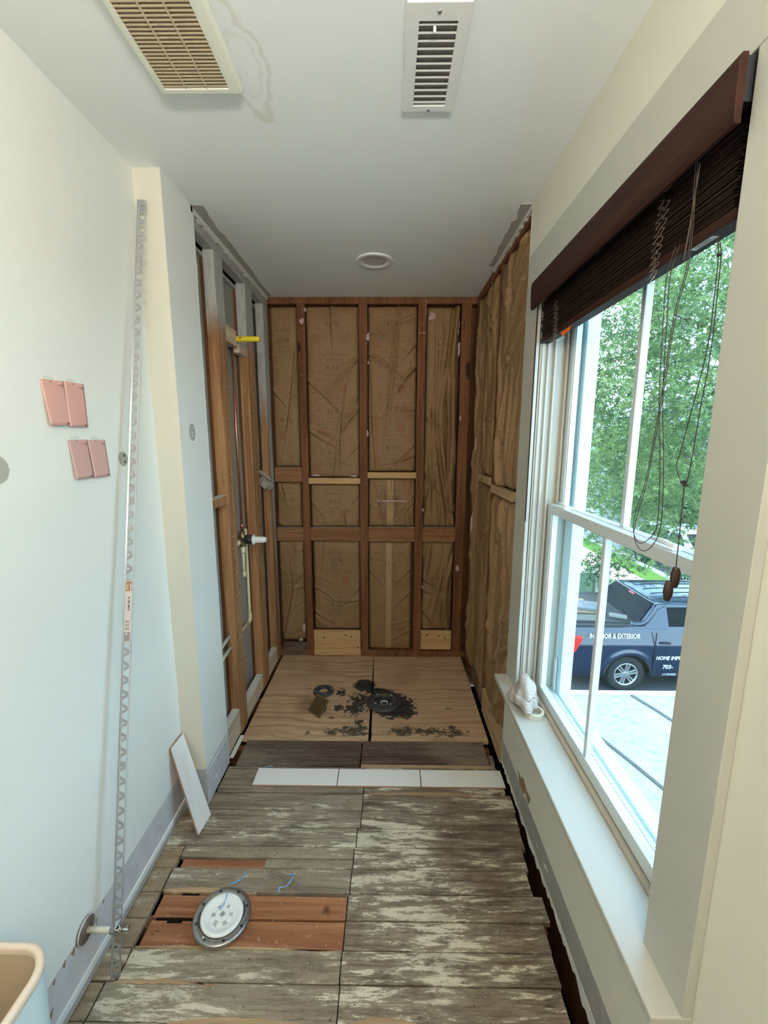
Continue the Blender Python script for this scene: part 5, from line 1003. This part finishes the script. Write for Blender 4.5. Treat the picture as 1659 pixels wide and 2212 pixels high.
P = [(4.40, 7.53, ZG + 1.30), (5.3, 7.50, ZG + 1.28), (5.3, 7.66, ZG + 1.68), (4.98, 7.62, ZG + 1.52), (4.82, 7.56, ZG + 1.37)]; MB().add(P + [(a, b + .04, c) for a, b, c in P], [(0, 1, 2, 3, 4), (9, 8, 7, 6, 5), (0, 4, 9, 5), (4, 3, 8, 9), (3, 2, 7, 8)]).build('sail_panel', NAVY, tk)
def wheel(cx, yy, sg):
    w_ = MB().lathe([(0.225, 0.0), (0.25, -.01), (0.33, -.012), (0.355, .01), (0.363, .06), (0.363, .16), (0.35, .21), (0.25, .225), (0.225, .2)], (cx, yy, ZG + .363), (0, 1, 0), 48).build('wheel', TIRE, tk, smooth=True)
    MB().lathe([(0.228, .0), (0.226, -.006), (0.210, .0), (0.200, .035), (0.195, .12), (0.0, .13)], (cx, yy, ZG + .363), (0, 1, 0), 48).build('rim', plain('rim_dark', (.10, .10, .10), .5, metal=.6), w_, smooth=True)
    MB().lathe([(0.229, .002), (0.228, -.008), (0.208, -.004), (0.205, .02)], (cx, yy, ZG + .363), (0, 1, 0), 48).build('rim_lip', ALLOY, w_, smooth=True)
    m = MB().lathe([(0, -.004), (.045, -.002), (.052, .012), (.052, .06)], (cx, yy, ZG + .363), (0, 1, 0), 24)
    for k in range(6):
        a = 2 * PI * k / 6 + .25; d = Vector((math.cos(a), 0, math.sin(a))); s_ = Vector((-math.sin(a), 0, math.cos(a))); c = Vector((cx, yy + .012, ZG + .363))
        for o_ in (-.019, .019): m.hexa([c + d * .035 + s_ * (o_ - .013), c + d * .035 + s_ * (o_ + .013), c + d * .213 + s_ * (o_ * 1.5 + .016), c + d * .213 + s_ * (o_ * 1.5 - .016), c + d * .035 + s_ * (o_ - .013) + Vector((0, .03, 0)), c + d * .035 + s_ * (o_ + .013) + Vector((0, .03, 0)), c + d * .213 + s_ * (o_ * 1.5 + .016) + Vector((0, .03, 0)), c + d * .213 + s_ * (o_ * 1.5 - .016) + Vector((0, .03, 0))])
    m.build('spokes', ALLOY, w_, bevel=.003)
    for k in range(5): a = 2 * PI * k / 5; MB().lathe([(0, -.004), (.007, -.003), (.008, .01)], (cx + .032 * math.cos(a), yy, ZG + .363 + .032 * math.sin(a)), (0, 1, 0), 8).build('lug_nut', CLAD, w_)
for cx, _ in WC: wheel(cx, 7.475, 1); MB().lathe([(0.0, 0), (0.36, 0), (0.36, .22), (0, .22)], (cx, 9.16, ZG + .363), (0, 1, 0), 32).build('wheel', TIRE, tk, smooth=False)
for cx, ch in WC:
    MB().tube([(cx + .445 * math.cos(a), 7.425, ZG + ch + .445 * math.sin(a)) for a in [PI * k / 20 for k in range(21)]], .022, 8).build('arch_flare', CLAD, tk, smooth=True)
    B(cx - .43, cx + .43, 7.72, 7.76, ZG + .3, ZG + .8).build('wheel_well', CLAD, tk)
MB().prism([(3.37, ZG + 1.16), (3.66, ZG + 1.15), (3.62, ZG + 1.02), (3.53, ZG + .84), (3.36, ZG + .83)], 'y', 7.405, 7.50).build('tail_light', plain('tail_lens', (.75, .04, .03), .15, spec=.7), tk, bevel=.01)
MB().prism([(3.38, ZG + 1.03), (3.47, ZG + 1.02), (3.45, ZG + .97), (3.38, ZG + .96)], 'y', 7.40, 7.42).build('reverse_light', plain('rev_lens', (.75, .75, .72), .15), tk)
WL = plain('white_vinyl_letters', (.80, .82, .84), .4)
text('INTERIOR & EXTERIOR', .13, WL, tk, (4.27, 7.455, ZG + 1.15), (1, 0, 0), (0, .1, 1), bold=.003, sx=.72)
text('HOME IMPROVEMENT', .105, WL, tk, (5.06, 7.405, ZG + .74), (1, 0, .0), (.12, 0, 1), align='LEFT', bold=.003, sx=.85); text('703-', .11, WL, tk, (5.20, 7.41, ZG + .56), (1, 0, 0), (.12, 0, 1), align='LEFT', bold=.003); text('LICENSED', .06, WL, tk, (5.22, 7.425, ZG + .40), (1, 0, 0), (.12, 0, 1), align='LEFT')
for xx in (5.02, 6.0, 6.95): B(xx, xx + .008, 7.408, 7.43, ZG + .40, ZG + 1.24).build('door_seam', CLAD, tk)
B(5.12, 5.30, 7.395, 7.42, ZG + 1.02, ZG + 1.06).build('door_handle', CLAD, tk, bevel=.008); B(6.1, 6.28, 7.395, 7.42, ZG + 1.02, ZG + 1.06).build('door_handle', CLAD, tk, bevel=.008)
# load on the bed
def load(name, c, hx, hy, hz, rz, mat, label, cat, tx=0.0):
    a, s_ = math.cos(rz), math.sin(rz); o = MB().obox(c, (hx * a, hx * s_, tx * hx), (-hy * s_, hy * a, 0), (0, 0, hz)).build(name, mat, bevel=.004); return tag(o, label, cat)
load('plywood_offcut', (3.86, 8.50, ZG + 1.347), .38, .40, .012, -.12, plain('weathered_offcut', (.26, .19, .11), .7), 'tan board lying across the bed rails of the blue pickup', 'board')
load('tile_carton', (4.18, 8.35, ZG + 1.3895), .26, .22, .03, -.35, plain('grey_carton', (.15, .16, .17), .6), 'grey carton on top of the tan board in the pickup bed', 'carton')
load('tile_carton', (4.56, 7.93, ZG + 1.355), .16, .08, .02, -.45, plain('pale_carton', (.20, .20, .18), .6), 'pale narrow carton beside the cab window in the pickup bed', 'carton')
load('drop_sheet', (3.85, 7.86, ZG + 1.347), .38, .14, .012, -.06, plain('dirty_sheet', (.14, .14, .12), .8), 'dirty pale sheet laid along the near rail of the pickup bed', 'sheet')
B(3.46, 4.84, 7.66, 9.19, ZG + 1.25, ZG + 1.335).build('load_bed', CLAD, tk)
# ---------------------------------------------------------------- parked suv
sv2 = tag(empty('parked_suv', (10.9, 15.0, ZG)), 'silver grey suv parked along the street beyond the verge', 'car')
SILV = paint('silver_car_paint', (.36, .40, .42))
pf = [(12.7, .45), (12.65, .95), (13.6, 1.06), (14.3, 1.62), (15.2, 1.72), (16.6, 1.66), (17.2, 1.15), (17.25, .45), (16.82, .42), (16.72, .72), (16.35, .85), (15.95, .72), (15.85, .42), (14.15, .40), (14.05, .72), (13.68, .85), (13.3, .72), (13.2, .42)]
MB().prism([(a, ZG + b) for a, b in pf if b < 1.3], 'x', 10.02, 11.85).build('body', SILV, sv2, bevel=.05)
q = [(13.5, 1.04), (14.35, 1.62), (15.2, 1.70), (16.6, 1.64), (17.15, 1.05)]; m = MB(); nq = len(q)
m.v = [(10.06 if b < 1.2 else 10.26, a, ZG + b) for a, b in q] + [(11.81 if b < 1.2 else 11.61, a, ZG + b) for a, b in q]
m.f = [tuple(range(nq)), tuple(range(2 * nq - 1, nq - 1, -1))] + [(i, i + nq, (i + 1) % nq + nq, (i + 1) % nq) for i in range(nq)]; m.build('cabin', SILV, sv2, bevel=.03)
for (a0, a1, b0, b1) in ((13.95, 14.95, 14.45, 14.95), (15.05, 15.9, 15.05, 15.9), (16.0, 16.85, 16.0, 16.55)):
    P = [(10.035, a0, ZG + 1.12), (10.035, a1, ZG + 1.12), (10.22, b1, ZG + 1.56), (10.22, b0, ZG + 1.56)]; MB().hexa(P + [(x + .02, y, z) for x, y, z in P]).build('side_window', CGL, sv2)
P = [(10.2, 13.58, ZG + 1.09), (11.67, 13.58, ZG + 1.09), (11.55, 14.30, ZG + 1.595), (10.32, 14.30, ZG + 1.595)]; MB().hexa(P + [(x, y, z + .02) for x, y, z in P]).build('windscreen', CGL, sv2)
for yy in (13.68, 16.35):
    ww = MB().lathe([(0.21, 0), (0.24, -.01), (.33, -.01), (.355, .02), (.355, .2), (.2, .21)], (10.0, yy, ZG + .36), (1, 0, 0), 36).build('wheel', TIRE, sv2, smooth=True)
    m = MB().lathe([(0.212, 0.0), (.20, .0), (.195, .03)], (10.0, yy, ZG + .36), (1, 0, 0), 36)
    for k in range(7):
        a = 2 * PI * k / 7; d = Vector((0, math.cos(a), math.sin(a))); s_ = Vector((0, -math.sin(a), math.cos(a))); m.obox(Vector((10.01, yy, ZG + .36)) + d * .1, d * .105, s_ * .018, (.012, 0, 0))
    m.build('rim', ALLOY, ww)
# ---------------------------------------------------------------- utility boxes
ub = tag(empty('utility_box', (5.9, 12.9, ZG)), 'large green utility cabinet on the lawn behind the pickup bed', 'utility box')
UG = plain('utility_green', (.20, .27, .20), .6); B(5.15, 6.35, 12.55, 13.3, ZG + .03, ZG + .78).build('body', UG, ub, bevel=.02); MB().add([(5.12, 12.52, ZG + .78), (6.38, 12.52, ZG + .78), (6.38, 13.33, ZG + .78), (5.12, 13.33, ZG + .78), (5.3, 12.75, ZG + .92), (6.2, 12.75, ZG + .92), (6.2, 13.2, ZG + .92), (5.3, 13.2, ZG + .92)], [(0, 3, 2, 1), (4, 5, 6, 7), (0, 1, 5, 4), (1, 2, 6, 5), (2, 3, 7, 6), (3, 0, 4, 7)]).build('lid', plain('pale_green_lid', (.50, .62, .52), .5), ub, bevel=.01)
B(5.84, 5.855, 12.54, 12.56, ZG + .06, ZG + .76).build('door_seam', CLAD, ub)
u2 = tag(empty('utility_box', (6.8, 13.0, ZG)), 'smaller grey ventilated box beside the green cabinet', 'utility box'); B(6.5, 6.95, 12.7, 13.2, ZG + .03, ZG + .72).build('body', plain('utility_grey', (.5, .5, .47), .6), u2, bevel=.02)
for k in range(8): B(6.56, 6.62, 12.69, 12.70, ZG + .25 + k * .05, ZG + .27 + k * .05).build('vent_slot', CLAD, u2)
# ---------------------------------------------------------------- house far behind
hs_ = tag(empty('house', (17.5, 29, ZG)), 'white sided house with a gable roof glimpsed between the leaves', 'house')
SID = plain('white_siding', (.66, .70, .70), .6, var=.02)
B(13.0, 23.0, 26.5, 34, ZG, 1.6).build('wall', SID, hs_); MB().prism([(12.6, 1.5), (23.4, 1.5), (18.0, 4.3)], 'y', 26.2, 34.4).build('roof', plain('grey_shingles', (.34, .35, .36), .85), hs_)
for k in range(22): B(12.99, 23.01, 26.47, 26.5, ZG + .1 + k * .2, ZG + .115 + k * .2).build('lap_shadow_strip', plain('siding_shadow', (.5, .55, .55), .7) if k == 0 else bpy.data.materials['siding_shadow'], hs_)  # shadow lines under the siding laps, painted as thin darker strips
for (x, z_) in ((14.6, -.2), (17.3, -.2), (20.2, -.2), (14.6, -2.4), (18.8, -2.4)):
    f = B(x, x + 1.1, 26.42, 26.5, z_, z_ + 1.3).build('window', WPLA, hs_); B(x + .08, x + 1.02, 26.40, 26.42, z_ + .08, z_ + 1.22).build('pane', CGL, f)
# ---------------------------------------------------------------- trees
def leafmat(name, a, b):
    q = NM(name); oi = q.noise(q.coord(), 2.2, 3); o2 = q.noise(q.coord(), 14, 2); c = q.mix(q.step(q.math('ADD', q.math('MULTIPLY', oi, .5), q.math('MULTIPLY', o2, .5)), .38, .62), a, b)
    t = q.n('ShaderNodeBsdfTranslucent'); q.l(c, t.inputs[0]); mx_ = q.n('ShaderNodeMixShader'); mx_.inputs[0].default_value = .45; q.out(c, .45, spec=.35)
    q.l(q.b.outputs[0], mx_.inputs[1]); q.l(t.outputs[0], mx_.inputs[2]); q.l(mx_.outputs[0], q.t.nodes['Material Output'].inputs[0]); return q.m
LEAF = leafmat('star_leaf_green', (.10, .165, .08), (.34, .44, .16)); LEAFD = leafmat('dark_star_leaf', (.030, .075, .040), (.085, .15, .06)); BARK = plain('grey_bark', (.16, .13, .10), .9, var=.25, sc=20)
def star(r):
    P = [(0, -.12 * r, .0)]
    for k in range(5):
        a = -PI / 2 + (k + .5) * 2 * PI / 5.6 + .35; tip = r * (1.0 if k in (1, 2, 3) else .8)
        P.append((.25 * r * math.cos(a - .3), .25 * r * math.sin(a - .3), .02 * r)); P.append((.62 * r * math.cos(a - .13), .62 * r * math.sin(a - .13), .05 * r)); P.append((tip * math.cos(a), tip * math.sin(a), -.10 * r)); P.append((.62 * r * math.cos(a + .13), .62 * r * math.sin(a + .13), .05 * r))
    n = len(P); return P, [(0, 1 + 4 * k, 2 + 4 * k, 3 + 4 * k, 4 + 4 * k) for k in range(5)] + [(0, 4 * k, 4 * k + 1) for k in range(1, 5)]
def rot(r):
    t = Matrix.Rotation(r.uniform(0, 2 * PI), 3, 'Z'); tl = Matrix.Rotation(r.gauss(0, .75), 3, 'X') @ Matrix.Rotation(r.gauss(0, .6), 3, 'Y'); return tl @ t
def leafcloud(r, n, inside, sz):
    m = MB(); S0, F_ = star(1.0); cnt = 0
    while cnt < n:
        c = inside(r)
        if c is None: continue
        R_ = rot(r); s_ = sz * r.uniform(.7, 1.25); m.add([c + R_ @ (Vector(p) * s_) for p in S0], F_); cnt += 1
    return m
tr = tag(empty('shade_tree', (9.3, 9.6, ZG)), 'large star-leaved green tree whose boughs fill the upper window', 'tree')
tr_r = random.Random(77)
def trunk(path, r0, r1, par, name='branch'): c = curve(path, 6); MB().tube(c, [r0 + (r1 - r0) * k / (len(c) - 1) for k in range(len(c))], 10).build(name, BARK, par, smooth=True)
trunk([(9.3, 9.6, ZG), (9.2, 9.5, -1), (9.0, 9.3, 1.5), (8.6, 9.0, 4), (8.2, 8.8, 6.5)], .20, .06, tr, 'trunk')
for P in ([(9.1, 9.4, .2), (7.8, 8.9, 1.0), (6.3, 8.3, 1.3), (4.7, 7.8, 1.2)], [(9.0, 9.3, 1.5), (7.4, 8.4, 2.6), (5.8, 7.8, 3.4), (4.4, 7.4, 3.7)], [(8.8, 9.1, 2.8), (7.3, 8.2, 4.2), (5.6, 7.6, 5.2)], [(9.2, 9.5, -.8), (7.8, 9.6, -.3), (6.6, 9.7, -.3), (5.4, 9.6, -.6)], [(8.9, 9.2, 2.0), (8.0, 7.6, 2.4), (7.2, 6.7, 2.4)]): trunk(P, .07, .012, tr)
def crown(r):
    u = Vector((r.uniform(-1, 1), r.uniform(-1, 1), r.uniform(-1, 1)))
    if u.length > 1: return None
    c = Vector((6.0 + u.x * 3.6, 8.5 + u.y * 2.0, 2.7 + u.z * 3.9))
    if c.x / c.y < .30: return None
    if c.z < -.55 + .9 * abs(noise.noise(Vector((c.x * .8, c.y * .8, 3)))) * 2 and r.random() < .55: return None
    if noise.noise(c * .75 + Vector((3, 7, 1))) < -.16: return None
    # the open gap of sky at the right of the crown
    if c.x / c.y > .79 and .9 < c.z < 2.9 and r.random() < .85: return None
    return c
tag(leafcloud(tr_r, 21000, crown, .098).build('leaf_mass', LEAF, tr, fix=False), kind='stuff')
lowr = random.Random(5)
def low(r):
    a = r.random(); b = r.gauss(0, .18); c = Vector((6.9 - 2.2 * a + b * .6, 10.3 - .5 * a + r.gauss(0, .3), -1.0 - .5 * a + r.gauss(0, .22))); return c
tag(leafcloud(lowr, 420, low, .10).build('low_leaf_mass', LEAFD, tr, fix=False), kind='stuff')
S0, F_ = star(.085); lme = bpy.data.meshes.new('leaf'); lme.from_pydata(S0, [], F_); lme.materials.append(LEAF); nl = 0; lr = random.Random(31)
while nl < 240:
    c = crown(lr)
    if c is None or c.y > 7.6: continue
    o = bpy.data.objects.new('leaf', lme); COL.objects.link(o); o.parent = tr; o.matrix_parent_inverse = tr.matrix_basis.inverted(); M_ = rot(lr).to_4x4(); M_.translation = c; o.matrix_basis = M_; nl += 1
for i, (cx, cy, rr, zc_, lab_) in enumerate(((12.0, 21.0, 3.2, .2, 'rounded dark green tree across the street, nearest the blind side'), (24.5, 20.5, 3.6, .9, 'broad green tree across the street at the right of the window'), (5.0, 36.0, 3.8, .9, 'bushy green tree far left behind the lawn'), (17.0, 21.5, 2.4, -1.4, 'low green shrub in front of the white house'))):
    tt = tag(empty('street_tree', (cx, cy, ZG)), lab_, 'tree', 'trees and shrubs across the street'); trunk([(cx, cy, ZG), (cx + .1, cy, -1.5), (cx, cy, zc_)], .16, .08, tt, 'trunk'); rr_ = random.Random(i + 50)
    def f(r, cx=cx, cy=cy, rr=rr, zc_=zc_):
        u = Vector((r.uniform(-1, 1), r.uniform(-1, 1), r.uniform(-1, 1)))
        if u.length > 1 or u.length < .5: return None
        return Vector((cx + u.x * rr, cy + u.y * rr * .8, zc_ + u.z * rr * .8))
    tag(leafcloud(rr_, 2600, f, .22).build('leaf_mass', LEAFD if i % 2 else LEAF, tt, fix=False), kind='stuff')
